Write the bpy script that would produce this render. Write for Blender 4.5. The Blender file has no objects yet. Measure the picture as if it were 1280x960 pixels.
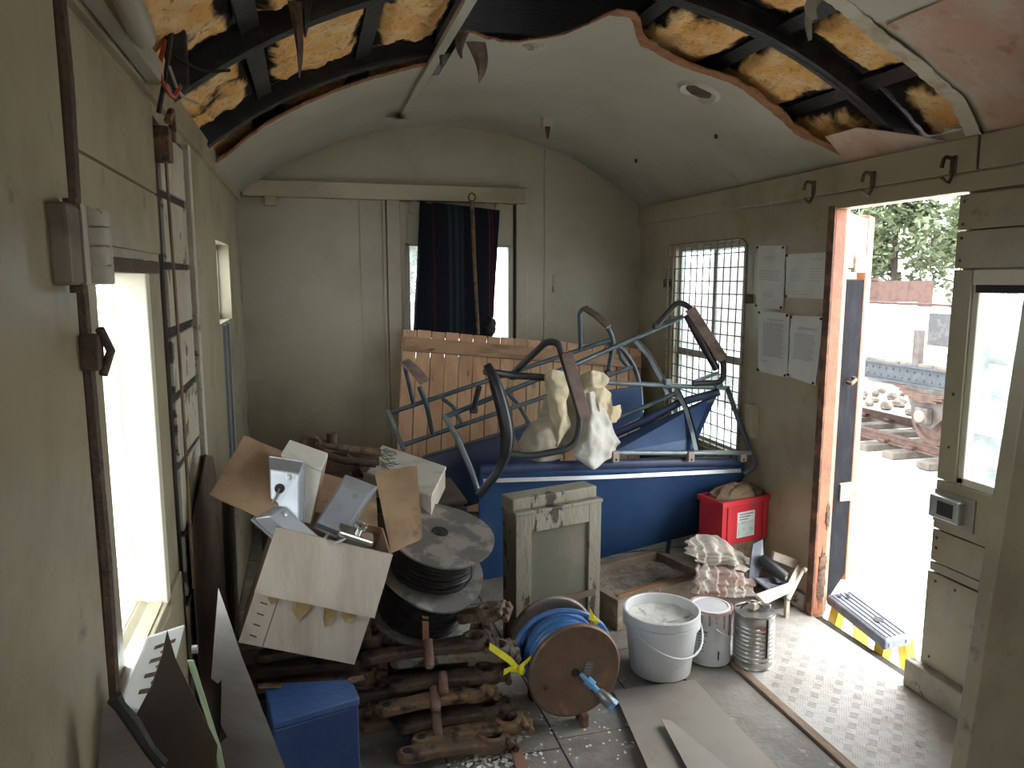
import bpy, bmesh, math, random
from mathutils import Vector, Matrix, noise
random.seed(7)
scene = bpy.context.scene
COL = scene.collection

# ---------------------------------------------------------------- camera, sky, exposure
EYE = Vector((0.0, 0.0, 1.62)); FOC = 925.0
YAW, PIT = math.radians(15.4), math.radians(8.0)
FWD = Vector((math.sin(YAW)*math.cos(PIT), math.cos(YAW)*math.cos(PIT), -math.sin(PIT)))
RGT = Vector((math.cos(YAW), -math.sin(YAW), 0.0)); UPV = RGT.cross(FWD)
cd = bpy.data.cameras.new('camera'); cam = bpy.data.objects.new('camera', cd); COL.objects.link(cam)
cd.sensor_fit = 'HORIZONTAL'; cd.sensor_width = 36.0; cd.lens = 36.0*FOC/1280.0; cd.clip_start = 0.02; cd.clip_end = 300
cam.matrix_world = Matrix((( RGT.x, UPV.x, -FWD.x, EYE.x), (RGT.y, UPV.y, -FWD.y, EYE.y), (RGT.z, UPV.z, -FWD.z, EYE.z), (0, 0, 0, 1)))
scene.camera = cam
w = bpy.data.worlds.new('overcast_sky'); scene.world = w; w.use_nodes = True
bg = w.node_tree.nodes['Background']; bg.inputs[0].default_value = (0.96, 0.98, 1.0, 1); bg.inputs[1].default_value = 1.0
vs = scene.view_settings
vs.view_transform = 'Standard'; vs.look = 'None'; vs.gamma = 1.0; vs.use_curve_mapping = False
vs.exposure = 3.35

# ---------------------------------------------------------------- measuring helpers: a sight line met with a known plane
def ray(u, v): return FWD + RGT*((u-640.0)/FOC) - UPV*((v-480.0)/FOC)
def at_x(u, v, x): q = ray(u, v); return EYE + q*((x-EYE.x)/q.x)
def at_y(u, v, y): q = ray(u, v); return EYE + q*((y-EYE.y)/q.y)
def at_z(u, v, z): q = ray(u, v); return EYE + q*((z-EYE.z)/q.z)

# ---------------------------------------------------------------- materials
MATS = {}
def mat(name, col, rough=0.6, metal=0.0, col2=None, scale=6.0, lo=0.45, hi=0.65, col3=None, scale3=20.0, lo3=0.6, hi3=0.68,
        bump=0.0, bscale=40.0, stretch=(1, 1, 1), detail=6.0, spec=0.5, alpha=None, rough2=None, obj=False):
    m = bpy.data.materials.new(name); m.use_nodes = True; nt = m.node_tree; N = nt.nodes; L = nt.links
    b = N['Principled BSDF']; b.inputs['Roughness'].default_value = rough; b.inputs['Metallic'].default_value = metal
    b.inputs['Base Color'].default_value = (*col, 1); b.inputs['Specular IOR Level'].default_value = spec
    if col2 or bump:
        if obj:
            tc = N.new('ShaderNodeTexCoord'); src = tc.outputs['Object']
        else:
            g = N.new('ShaderNodeNewGeometry'); src = g.outputs['Position']
        mp = N.new('ShaderNodeMapping'); mp.inputs['Scale'].default_value = stretch; L.new(src, mp.inputs['Vector'])
        cur = None
        def mask(sc, a, c, off):
            n = N.new('ShaderNodeTexNoise'); n.inputs['Scale'].default_value = sc; n.inputs['Detail'].default_value = detail
            n.inputs['Roughness'].default_value = 0.62
            ad = N.new('ShaderNodeVectorMath'); ad.inputs[1].default_value = (off, off*1.7, off*.6)
            L.new(mp.outputs[0], ad.inputs[0]); L.new(ad.outputs[0], n.inputs['Vector'])
            r = N.new('ShaderNodeMapRange'); r.inputs['From Min'].default_value = a; r.inputs['From Max'].default_value = c
            r.interpolation_type = 'SMOOTHSTEP'
            L.new(n.outputs['Fac'], r.inputs['Value']); return r.outputs[0]
        if col2:
            mx = N.new('ShaderNodeMix'); mx.data_type = 'RGBA'; mx.inputs[6].default_value = (*col, 1); mx.inputs[7].default_value = (*col2, 1)
            k = mask(scale, lo, hi, 0.0); L.new(k, mx.inputs[0]); cur = mx.outputs[2]
            if rough2 is not None:
                rr = N.new('ShaderNodeMapRange'); rr.inputs['To Min'].default_value = rough; rr.inputs['To Max'].default_value = rough2
                L.new(k, rr.inputs['Value']); L.new(rr.outputs[0], b.inputs['Roughness'])
        if col3:
            mx3 = N.new('ShaderNodeMix'); mx3.data_type = 'RGBA'; L.new(cur, mx3.inputs[6]); mx3.inputs[7].default_value = (*col3, 1)
            L.new(mask(scale3, lo3, hi3, 11.3), mx3.inputs[0]); cur = mx3.outputs[2]
        if cur: L.new(cur, b.inputs['Base Color'])
        if bump:
            n = N.new('ShaderNodeTexNoise'); n.inputs['Scale'].default_value = bscale; n.inputs['Detail'].default_value = 4
            L.new(mp.outputs[0], n.inputs['Vector'])
            bp = N.new('ShaderNodeBump'); bp.inputs['Strength'].default_value = bump; bp.inputs['Distance'].default_value = 0.02
            L.new(n.outputs['Fac'], bp.inputs['Height']); L.new(bp.outputs[0], b.inputs['Normal'])
    if alpha is not None:
        b.inputs['Alpha'].default_value = alpha
    MATS[name] = m; return m

def glass(name, tint, haze, rough=0.0):
    m = bpy.data.materials.new(name); m.use_nodes = True; nt = m.node_tree; N = nt.nodes; L = nt.links
    N.remove(N['Principled BSDF']); out = N['Material Output']
    tr = N.new('ShaderNodeBsdfTransparent'); tr.inputs[0].default_value = (*tint, 1)
    df = N.new('ShaderNodeBsdfTranslucent'); df.inputs[0].default_value = (0.85, 0.88, 0.88, 1)
    gl = N.new('ShaderNodeBsdfGlossy'); gl.inputs['Roughness'].default_value = 0.05; gl.inputs[0].default_value = (1, 1, 1, 1)
    n = N.new('ShaderNodeTexNoise'); n.inputs['Scale'].default_value = 9; n.inputs['Detail'].default_value = 5
    g = N.new('ShaderNodeNewGeometry'); L.new(g.outputs['Position'], n.inputs['Vector'])
    mr = N.new('ShaderNodeMapRange'); mr.inputs['From Min'].default_value = .3; mr.inputs['From Max'].default_value = .75
    mr.inputs['To Min'].default_value = haze*.5; mr.inputs['To Max'].default_value = haze*1.5; L.new(n.outputs['Fac'], mr.inputs['Value'])
    a = N.new('ShaderNodeMixShader'); L.new(mr.outputs[0], a.inputs[0]); L.new(tr.outputs[0], a.inputs[1]); L.new(df.outputs[0], a.inputs[2])
    b = N.new('ShaderNodeMixShader'); b.inputs[0].default_value = 0.05; L.new(a.outputs[0], b.inputs[1]); L.new(gl.outputs[0], b.inputs[2])
    L.new(b.outputs[0], out.inputs['Surface']); MATS[name] = m; return m

CREAM = mat('cream_enamel', (.385, .335, .23), .25, 0, (.28, .235, .155), 2.2, .40, .72, (.15, .11, .07), 10, .60, .82, .14, 9)
CREAM_END = mat('end_wall_cream', (.37, .335, .245), .34, 0, (.29, .255, .18), 1.7, .40, .75, (.22, .17, .12), 22, .73, .82, .08, 25)
CREAM_OLD = mat('flaking_cream_paint', (.45, .42, .33), .6, 0, (.35, .31, .23), 5, .4, .7, (.10, .065, .04), 9, .58, .62, .5, 30)
LINING = mat('ceiling_lining_cream', (.38, .36, .29), .36, 0, (.30, .28, .215), 1.6, .40, .75, (.30, .25, .19), 14, .72, .82, .12, 6)
FIBRE = mat('torn_hardboard_fibre', (.30, .135, .06), .9, 0, (.20, .08, .035), 18, .4, .65, bump=.5, bscale=60)
PINK = mat('bare_hardboard_pink', (.47, .30, .22), .75, 0, (.52, .43, .35), 5, .40, .65, (.36, .19, .11), 8, .55, .7, .2, 40)
RUST = mat('rusty_steel', (.13, .085, .06), .75, .25, (.22, .12, .065), 11, .42, .62, (.06, .045, .035), 22, .5, .62, .45, 60)
DARKRUST = mat('dark_brown_rust', (.075, .05, .038), .7, .2, (.13, .075, .045), 14, .45, .65, bump=.4, bscale=60)
SOOT = mat('sooty_black', (.012, .011, .011), .65, 0, (.03, .026, .022), 10, .4, .7, bump=.3, bscale=40)
HOOP = mat('black_painted_hoop', (.022, .021, .022), .45, .2, (.05, .045, .04), 12, .45, .7, bump=.2, bscale=50)
WOOD_OLD = mat('weathered_wood', (.30, .22, .15), .8, 0, (.20, .14, .09), 4, .4, .65, bump=.35, bscale=30, stretch=(8, 1, 8))
GREYFLOOR = mat('worn_grey_floor', (.27, .25, .22), .72, 0, (.17, .15, .13), 3.5, .38, .66, (.42, .40, .37), 14, .58, .72, .25, 50)
DARKGAP = mat('dark_dirt', (.05, .042, .035), .9, 0, (.09, .075, .06), 12, .4, .6)
PLATE = mat('aluminium_tread_plate', (.46, .44, .41), .62, .1, (.36, .33, .29), 4, .42, .68, (.25, .21, .17), 12, .62, .74, .12, 50)
ALU = mat('dull_aluminium', (.55, .56, .56), .38, .75, (.42, .42, .41), 9, .4, .7)
ORANGE = mat('orange_door_paint', (.36, .125, .06), .5, 0, (.26, .08, .04), 5, .4, .7, (.25, .13, .07), 16, .62, .72, .2, 40)
NAVYDOOR = mat('blue_black_door', (.004, .005, .008), .85, 0, (.012, .013, .016), 7, .45, .7, bump=.1, spec=.05)
PAPER = mat('notice_paper', (.66, .65, .62), .7, 0, (.58, .565, .53), 7, .4, .7)
INK = mat('printed_ink', (.22, .22, .23), .8)
WIRE = mat('grille_wire', (.16, .12, .09), .6, .4, (.24, .20, .15), 30, .4, .6)
GLASS = glass('dusty_glass', (.93, .97, .98), .14)
GLASS_DIRTY = glass('frosted_dirty_glass', (.70, .78, .80), .14)

# ---------------------------------------------------------------- mesh builder
class MB:
    def __init__(s): s.v = []; s.f = []
    def add(s, vs, fs):
        o = len(s.v); s.v += [Vector(p) for p in vs]; s.f += [tuple(i+o for i in f) for f in fs]; return s
    def hexa(s, p):
        return s.add(p, [(0, 3, 2, 1), (4, 5, 6, 7), (0, 1, 5, 4), (1, 2, 6, 5), (2, 3, 7, 6), (3, 0, 4, 7)])
    def box(s, x0, x1, y0, y1, z0, z1, M=None):
        p = [Vector(q) for q in ((x0, y0, z0), (x1, y0, z0), (x1, y1, z0), (x0, y1, z0), (x0, y0, z1), (x1, y0, z1), (x1, y1, z1), (x0, y1, z1))]
        if M: p = [M @ q for q in p]
        return s.hexa(p)
    def slab(s, pts, t, n=None):
        pts = [Vector(p) for p in pts]
        if n is None:
            n = Vector()
            for i in range(len(pts)):
                a, b = pts[i], pts[(i+1) % len(pts)]
                n += Vector(((a.y-b.y)*(a.z+b.z), (a.z-b.z)*(a.x+b.x), (a.x-b.x)*(a.y+b.y)))
            n.normalize()
        n = Vector(n)*t; k = len(pts)
        return s.add(pts + [p+n for p in pts], [tuple(range(k-1, -1, -1)), tuple(range(k, 2*k))] + [(i, (i+1) % k, k+(i+1) % k, k+i) for i in range(k)])
    def tube(s, pts, r, n=10, closed=False, sx=1.0, sy=1.0, ref=None):
        pts = [Vector(p) for p in pts]; k = len(pts); rs = r if isinstance(r, (list, tuple)) else [r]*k
        T = []
        for i in range(k):
            a = pts[(i-1) % k] if (closed or i > 0) else pts[i]; b = pts[(i+1) % k] if (closed or i < k-1) else pts[i]
            T.append((b-a).normalized())
        u = Vector(ref) if ref else (Vector((0, 0, 1)) if abs(T[0].z) < .9 else Vector((1, 0, 0)))
        vs = []
        for i in range(k):
            u = (u - T[i]*u.dot(T[i])).normalized(); w2 = T[i].cross(u)
            for j in range(n):
                a = 2*math.pi*j/n; vs.append(pts[i] + u*(math.cos(a)*rs[i]*sx) + w2*(math.sin(a)*rs[i]*sy))
        fs = []
        for i in range(k if closed else k-1):
            for j in range(n):
                i2 = (i+1) % k; fs.append((i*n+j, i*n+(j+1) % n, i2*n+(j+1) % n, i2*n+j))
        if not closed: fs += [tuple(range(n-1, -1, -1)), tuple(range((k-1)*n, k*n))]
        return s.add(vs, fs)
    def strip(s, pts, wv, t, n):
        # rectangular section swept along pts: half width vector wv, thickness t along normal n
        pts = [Vector(p) for p in pts]; wv = Vector(wv); n = Vector(n)*t; vs = []
        for p in pts: vs += [p-wv, p+wv, p+wv+n, p-wv+n]
        fs = [(3, 2, 1, 0)]
        for i in range(len(pts)-1):
            o = i*4
            for j in range(4): fs.append((o+j, o+(j+1) % 4, o+4+(j+1) % 4, o+4+j))
        o = (len(pts)-1)*4; fs.append((o, o+1, o+2, o+3)); return s.add(vs, fs)
    def lathe(s, prof, n=28, M=None, cap0=True, cap1=True):
        vs = []; k = len(prof)
        for r, z in prof:
            for j in range(n):
                a = 2*math.pi*j/n; p = Vector((r*math.cos(a), r*math.sin(a), z)); vs.append(M @ p if M else p)
        fs = []
        for i in range(k-1):
            for j in range(n): fs.append((i*n+j, i*n+(j+1) % n, (i+1)*n+(j+1) % n, (i+1)*n+j))
        if cap0: fs.append(tuple(range(n-1, -1, -1)))
        if cap1: fs.append(tuple(range((k-1)*n, k*n)))
        return s.add(vs, fs)
    def grid(s, rows, t=None, n=None):
        # rows of points -> surface; t gives it thickness along n (or along each point's own normal)
        R, Cn = len(rows), len(rows[0]); vs = [Vector(p) for r in rows for p in r]
        fs = [(i*Cn+j, i*Cn+j+1, (i+1)*Cn+j+1, (i+1)*Cn+j) for i in range(R-1) for j in range(Cn-1)]
        if t is None: return s.add(vs, fs)
        off = len(vs); up = Vector(n)*t; vs2 = [p+up for p in vs]
        f2 = [tuple(reversed([i+off for i in f])) for f in fs]; e = []
        loop = [j for j in range(Cn)] + [i*Cn+Cn-1 for i in range(1, R)] + [(R-1)*Cn+j for j in range(Cn-2, -1, -1)] + [i*Cn for i in range(R-2, 0, -1)]
        for a, b in zip(loop, loop[1:]+loop[:1]): e.append((b, a, a+off, b+off))
        return s.add(vs+vs2, fs+f2+e)
    def blob(s, c, r, seg=12, ring=8, amp=0.0, fr=5.0, M=None, seed=0):
        vs = []; fs = []
        for i in range(ring+1):
            th = math.pi*i/ring
            for j in range(seg):
                ph = 2*math.pi*j/seg; d = Vector((math.sin(th)*math.cos(ph), math.sin(th)*math.sin(ph), math.cos(th)))
                k = 1+amp*noise.noise(d*fr+Vector((seed, seed*2.1, 0)))
                p = Vector((d.x*r[0]*k, d.y*r[1]*k, d.z*r[2]*k)); p = M @ p if M else p; vs.append(Vector(c)+p)
        for i in range(ring):
            for j in range(seg): fs.append((i*seg+j, (i+1)*seg+j, (i+1)*seg+(j+1) % seg, i*seg+(j+1) % seg))
        return s.add(vs, fs)
    def mesh(s, name, base=Vector(), fix=True):
        me = bpy.data.meshes.new(name); me.from_pydata([tuple(p-base) for p in s.v], [], s.f); me.update()
        if fix:
            bm = bmesh.new(); bm.from_mesh(me); bmesh.ops.recalc_face_normals(bm, faces=bm.faces); bm.to_mesh(me); bm.free()
        return me

def B(*a): return MB().box(*a)
def fillet(pts, rad, seg=6):
    pts = [Vector(p) for p in pts]; out = [pts[0]]
    for i in range(1, len(pts)-1):
        a, b, c = pts[i-1], pts[i], pts[i+1]; d1 = (a-b); d2 = (c-b)
        k = min(rad, d1.length*.48, d2.length*.48); p0 = b+d1.normalized()*k; p2 = b+d2.normalized()*k
        for j in range(seg+1):
            t = j/seg; out.append(p0*(1-t)**2 + b*(2*t*(1-t)) + p2*t*t)
    out.append(pts[-1]); return out

def finish(o, m, smooth, bevel):
    o.data.materials.append(m)
    if smooth:
        for p in o.data.polygons: p.use_smooth = True
        if smooth == 'soft': return
        try: o.data.set_sharp_from_angle(angle=math.radians(38))
        except Exception: pass
    if bevel:
        b = o.modifiers.new('bevel', 'BEVEL'); b.width = bevel; b.segments = 2; b.limit_method = 'ANGLE'; b.angle_limit = math.radians(40)

class Thing:
    """One top-level object: a mesh, or an Empty at its base with the parts as children."""
    def __init__(s, name, label, cat, group=None, kind=None): s.name, s.label, s.cat, s.group, s.kind = name, label, cat, group, kind; s.parts = []; s.root_mb = None
    def root(s, mb, m, smooth=False, bevel=0): s.root_mb = (mb, m, smooth, bevel); return s
    def part(s, name, mb, m, smooth=False, bevel=0, under=None, label=None, kind=None):
        s.parts.append([name, mb, m, smooth, bevel, under, label, kind]); return len(s.parts)-1
    def done(s):
        av = [p for q in s.parts for p in q[1].v] + (s.root_mb[0].v if s.root_mb else [])
        lo = [min(p[i] for p in av) for i in range(3)]; hi = [max(p[i] for p in av) for i in range(3)]
        base = Vector(((lo[0]+hi[0])/2, (lo[1]+hi[1])/2, lo[2])); s.base = base
        if s.root_mb:
            mb, m, sm, bv = s.root_mb; o = bpy.data.objects.new(s.name, mb.mesh(s.name, base)); finish(o, m, sm, bv)
        else: o = bpy.data.objects.new(s.name, None); o.empty_display_size = .05
        COL.objects.link(o); o.location = base; o['label'] = s.label; o['category'] = s.cat
        if s.group: o['group'] = s.group
        if s.kind: o['kind'] = s.kind
        s.obs = []
        for name, mb, m, sm, bv, under, lab, kind in s.parts:
            c = bpy.data.objects.new(name, mb.mesh(name, base)); finish(c, m, sm, bv); COL.objects.link(c)
            c.parent = o if under is None else s.obs[under]
            if lab: c['label'] = lab
            if kind: c['kind'] = kind
            s.obs.append(c)
        s.o = o; return s
def solo(name, label, cat, mb, m, smooth=False, bevel=0, group=None, kind=None):
    return Thing(name, label, cat, group, kind).root(mb, m, smooth, bevel).done()
def frame(o, x, y, z=None):
    """Matrix with origin o, X along x, Z as near to z as possible."""
    x = Vector(x).normalized(); y = Vector(y); z = x.cross(y).normalized(); y = z.cross(x)
    return Matrix(((x.x, y.x, z.x, o[0]), (x.y, y.y, z.y, o[1]), (x.z, y.z, z.z, o[2]), (0, 0, 0, 1)))
def rot(ax, deg): return Matrix.Rotation(math.radians(deg), 4, ax)
def tr(x, y, z): return Matrix.Translation((x, y, z))
# ================================================================ THE SETTING
XL, XR, YE, YB = -0.387, 2.313, 4.95, -1.6
XC, VR, VZ = 0.963, 2.1384, 0.4716
def vault(a, y, dr=0.0): a = math.radians(a); return Vector((XC+(VR+dr)*math.sin(a), y, VZ+(VR+dr)*math.cos(a)))
def on_vault(u, v, dr=0.0):
    q = ray(u, v); ox = EYE.x-XC; oz = EYE.z-VZ; a = q.x**2+q.z**2; b = 2*(ox*q.x+oz*q.z); c = ox*ox+oz*oz-(VR+dr)**2
    p = EYE + q*((-b+math.sqrt(b*b-4*a*c))/(2*a)); return math.degrees(math.atan2(p.x-XC, p.z-VZ)), p.y
def holed(x0, x1, ys, zs, holes):
    m = MB(); yc = sorted(set(list(ys)+[h[0] for h in holes]+[h[1] for h in holes])); zc = sorted(set(list(zs)+[h[2] for h in holes]+[h[3] for h in holes]))
    for a, b in zip(yc, yc[1:]):
        for c, d in zip(zc, zc[1:]):
            if any(h[0] <= a and b <= h[1] and h[2] <= c and d <= h[3] for h in holes): continue
            m.box(x0, x1, a, b, c, d)
    return m

# ---- floor
W = Thing('floor', 'worn grey carriage floor with cracked slabs', 'floor', kind='structure')
W.root(B(XL-.08, XR+.06, YB, YE+.05, -.09, -.012), DARKGAP)
rng = random.Random(3)
xs = [XL, .02, .40, .80, 1.17, 1.435, 1.672, XR]
for i in range(len(xs)-1):
    y = YB + rng.uniform(0, .3)
    prev = YB
    if i == 6: prev = 3.005
    while prev < YE:
        nx = min(YE, prev+rng.uniform(.55, .95)); g = .004
        if YE-nx < .2: nx = YE
        h = rng.uniform(-.002, .002)
        j = [rng.uniform(-.006, .006) for _ in range(4)]
        p = [(xs[i]+g, prev+g+j[0], h), (xs[i+1]-g, prev+g+j[1], h), (xs[i+1]-g, nx-g+j[2], h), (xs[i]+g, nx-g+j[3], h)]
        W.part('slab', MB().slab(p, .012, (0, 0, -1)), GREYFLOOR)
        prev = nx
W.done()
# tread plate in front of the door
pl = Thing('tread_plate', 'aluminium five-bar tread plate inside the open side doorway', 'floor plate')
pl.part('sheet', B(1.715, XR-.005, 1.0, 3.0, -.006, .006), PLATE)
bars = MB()
ix = 0
y = 1.02; cell = .052
for gy in range(int(1.96/cell)):
    for gx in range(int(.58/cell)):
        cx = 1.735+cell*(gx+.5); cy = 1.02+cell*(gy+.5)
        ang = 45 if (gx+gy) % 2 else -45
        M = tr(cx, cy, .006) @ rot('Z', ang)
        for k in range(5):
            o = (k-2)*.0085
            p = [M @ Vector(q) for q in ((-.017, o-.0022, 0), (.017, o-.0022, 0), (.017, o+.0022, 0), (-.017, o+.0022, 0), (-.012, o, .0010), (.012, o, .0010))]
            bars.add(p, [(0, 1, 5, 4), (1, 2, 5), (2, 3, 4, 5), (3, 0, 4)])
pl.part('tread_bar', bars, PLATE, kind='stuff')
pl.part('edge_strip', B(1.676, 1.713, .9, 3.0, -.006, .012), WOOD_OLD, bevel=.003)
pl.done()

# ---- left wall with its door panels
wl = Thing('wall_left', 'cream painted side wall with boarded door and windows', 'wall', kind='structure')
wl.root(holed(XL-.07, XL, (YB, YE), (-.05, 2.16), [(1.52, 2.0, .80, 1.645), (3.62, 4.20, 1.42, 1.80)]), CREAM)
wl.part('wall_panel', B(XL-.01, XL+.022, YB, 1.375, 0, 2.09), CREAM, bevel=.004)                       # nearer sheet
for z0, z1 in ((1.848, 2.075), (1.688, 1.842)):
    wl.part('plank', B(XL-.005, XL+.012, 1.475, 2.205, z0, z1), CREAM, bevel=.003)
wl.part('plank', B(XL-.005, XL+.012, 1.475, 2.205, .47, .795), CREAM, bevel=.003)
wl.part('plank', B(XL-.005, XL+.012, 1.475, 2.205, .05, .465), CREAM, bevel=.003)
# bent sealing strip on the door edge
zz = [2.08, 1.95, 1.7, 1.4, 1.1, .8, .4, .02]
wl.part('seal_strip', MB().tube([(XL+.014, 1.425+.012*math.sin(i*2.1), z) for i, z in enumerate(zz)], .014, 8), DARKRUST, True)
wl.part('stile', B(XL-.005, XL+.016, 1.445, 1.52, .02, 1.685), CREAM, bevel=.003)
# rough boarding: flaking horizontal boards with open joints
zb = [.18, .42, .66, .87, 1.08, 1.28, 1.47, 1.66, 1.86, 2.05]
for i in range(len(zb)-1):
    r = random.Random(i)
    p = [(XL-.006, 2.30, zb[i]+.008+r.uniform(0, .01)), (XL-.006, 2.72, zb[i]+.008+r.uniform(0, .012)), (XL-.006, 2.72, zb[i+1]-.006), (XL-.006, 2.30, zb[i+1]-.006-r.uniform(0, .01))]
    wl.part('board', MB().slab(p, .016, (1, 0, 0)), CREAM_OLD, bevel=.003)
wl.part('board_gap', B(XL-.004, XL+.001, 2.235, 2.78, .1, 2.06), SOOT)
wl.part('door_edge', B(XL-.004, XL+.024, 2.75, 2.80, .1, 2.07), CREAM_OLD, bevel=.004)
wl.part('cornice', B(XL-.01, XL+.02, YB, YE, 2.098, 2.19), CREAM, bevel=.004)
# torn lower corner of hardboard, enlarged in dark brown to paint in shade
p = [(XL+.026, 2.29, .02), (XL+.026, 3.45, .02), (XL+.03, 3.45, .70), (XL+.03, 2.95, .80), (XL+.03, 2.84, .98), (XL+.026, 2.70, 1.02), (XL+.026, 2.30, .88)]
wl.part('torn_sheet', MB().slab(p, .005, (1, 0, 0)), mat('stained_shade_hardboard', (.105, .07, .048), .85, 0, (.05, .035, .025), 5, .4, .65, bump=.3))
wl.done()
# hanging strap with its catch
st = Thing('window_strap', 'brown leather strap hanging beside the boarded door', 'strap')
st.part('strap', MB().strip([(XL+.026, 2.265, 2.0), (XL+.03, 2.262, 1.6), (XL+.032, 2.258, 1.2), (XL+.03, 2.262, .72)], (0, .013, 0), .005, (1, 0, 0)), mat('old_leather', (.17, .105, .05), .7, 0, (.10, .06, .03), 9))
st.part('catch', MB().box(XL+.0, XL+.045, 2.235, 2.295, 1.94, 2.03).tube([(XL+.045, 2.23, 2.04), (XL+.05, 2.27, 2.075), (XL+.045, 2.31, 2.05), (XL+.045, 2.29, 2.0)], .011, 8), RUST, True, .004)
st.done()
hg = Thing('door_hinge', 'thick brown folded hinge projecting above the side window', 'hinge')
hg.part('leaf', B(XL+.02, XL+.050, 1.255, 1.335, 1.612, 1.735), mat('brown_cream_hinge', (.20, .16, .115), .6, 0, (.11, .08, .055), 9, .4, .65), bevel=.006)
hg.part('leaf', B(XL+.030, XL+.045, 1.35, 1.535, 1.612, 1.742), CREAM_OLD, bevel=.003)
for k in range(4):
    hg.part('knuckle', MB().lathe([(.02, 0), (.022, .004), (.022, .024), (.02, .028)], 14, tr(XL+.050, 1.40, 1.615+k*.031)), CREAM_OLD, True)
hg.part('pin_rod', MB().tube([(XL+.04, 1.315, 1.60), (XL+.04, 1.315, 1.745)], .012, 8), DARKRUST, True)
hg.part('catch', MB().box(XL+.022, XL+.05, 1.36, 1.40, 1.47, 1.53).tube([(XL+.05, 1.38, 1.46), (XL+.06, 1.40, 1.50), (XL+.05, 1.38, 1.54)], .008, 8), DARKRUST, True, .003)
hg.done()

def side_window(n, x, sgn, y0, y1, z0, z1, bars, g, label, fm, dep=.055, fw=.028):
    t = Thing(n, label, 'window', kind='structure')
    xo = x+sgn*dep
    f = MB()
    for a in ((y0, y0+fw, z0, z1), (y1-fw, y1, z0, z1), (y0, y1, z0, z0+fw), (y0, y1, z1-fw, z1)): f.box(min(xo, xo+sgn*.03), max(xo, xo+sgn*.03), *a)
    t.part('window_frame', f, fm, bevel=.004)
    for b in bars:
        t.part('glazing_bar', B(min(xo, xo+sgn*.026), max(xo, xo+sgn*.026), *b), fm, bevel=.003)
    t.part('pane', B(xo+sgn*.012-.002, xo+sgn*.012+.002, y0+fw*.6, y1-fw*.6, z0+fw*.6, z1-fw*.6), g)
    return t
w1 = side_window('window_1', XL, -1, 1.50, 2.02, .78, 1.66, [], GLASS, 'tall side window with a deep pale sill, dirty glass', CREAM)
w1.part('window_sill', MB().slab([(XL+.02, 1.50, .775), (XL+.02, 2.03, .775), (XL-.055, 2.03, .81), (XL-.055, 1.50, .81)], .03, (0, 0, -1)), CREAM, bevel=.004)
w1.part('jamb', B(XL-.06, XL+.012, 1.985, 2.03, .78, 1.67), mat('pale_window_reveal', (.62, .58, .46), .45), bevel=.003)
w1.part('top_rail', B(XL-.03, XL+.03, 1.50, 2.06, 1.635, 1.665), DARKRUST, bevel=.003)
w1.done()
w2 = side_window('window_2', XL, -1, 3.62, 4.20, 1.42, 1.80, [], GLASS, 'small side window near the end wall', CREAM)
w2.part('strap_channel', B(XL-.002, XL+.012, 3.72, 3.80, .5, 1.41), mat('grey_blue_channel', (.16, .17, .18), .5), bevel=.003)
w2.part('strap_channel', B(XL-.002, XL+.012, 3.90, 3.96, .5, 1.41), MATS['grey_blue_channel'], bevel=.003)
w2.done()

# ---- right wall
wr = Thing('wall_right', 'cream painted side wall with doorway and caged window', 'wall', kind='structure')
wr.root(holed(XR, XR+.07, (YB, YE), (-.05, 2.16), [(1.50, 2.905, -.05, 1.94), (3.62, 4.40, .64, 1.82)]), CREAM)
wr.part('cornice', B(XR-.022, XR+.01, 2.16, YE, 2.005, 2.125), CREAM, bevel=.004)
wr.part('cornice', B(XR-.022, XR+.01, YB, 2.15, 2.005, 2.125), CREAM, bevel=.004)
wr.part('lintel', B(XR-.012, XR+.07, 1.45, 3.0, 1.935, 2.0), CREAM, bevel=.003)
wr.part('skirting', B(XR-.02, XR, 2.95, YE, 0, .09), CREAM_OLD, bevel=.004)
wr.part('wall_panel', B(XR-.006, XR+.01, 2.93, 3.53, .1, 1.995), CREAM, bevel=.002)
wr.done()
w3 = side_window('window_3', XR, 1, 3.61, 4.41, .63, 1.83, [(3.63, 4.39, 1.14, 1.185), (3.955, 3.985, 1.17, 1.80)], GLASS_DIRTY,
                 'side window behind the wire cage, split top panes', mat('grey_window_metal', (.33, .33, .31), .45, .5, (.24, .23, .2), 9), .03)
w3.done()
# ---- doorway: jamb, open leaf outside, closed leaf
d1 = Thing('door_1', 'orange edged outer door standing open beyond the doorway', 'door', kind='structure')
H0 = Vector((XR+.085, 2.925, 0)); H1 = at_y(1092, 300, 3.36); H1.z = 0
dv = (H1-H0).normalized(); nn = Vector((-dv.y, dv.x, 0))
def dslab(a, b, z0, z1, t, off=0):
    q = [H0+dv*a+nn*off, H0+dv*b+nn*off]; return MB().slab([(q[0].x, q[0].y, z0), (q[1].x, q[1].y, z0), (q[1].x, q[1].y, z1), (q[0].x, q[0].y, z1)], t, nn)
LW = (H1-H0).length
d1.part('door_panel', dslab(.05, LW-.06, .02, 1.62, .03, .006), NAVYDOOR)
d1.part('door_panel', dslab(.05, LW-.06, 1.68, 1.93, .03, .006), mat('pale_door_panel', (.6, .62, .62), .5))
d1.part('stile', dslab(0, .06, -.02, 1.95, .045), ORANGE, bevel=.004)
d1.part('stile', dslab(LW-.16, LW, -.02, 1.95, .045), ORANGE, bevel=.004)
for z in (.55, 1.70):
    hp = H0+dv*(LW*.42)
    k = d1.part('lock_hinge', MB().box(hp.x-.05, hp.x+.05, hp.y-.045, hp.y-.01, z-.045, z+.045), mat('pale_hinge', (.5, .42, .33), .6, .2, (.3, .17, .1), 12) if 'pale_hinge' not in MATS else MATS['pale_hinge'], bevel=.006)
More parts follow.
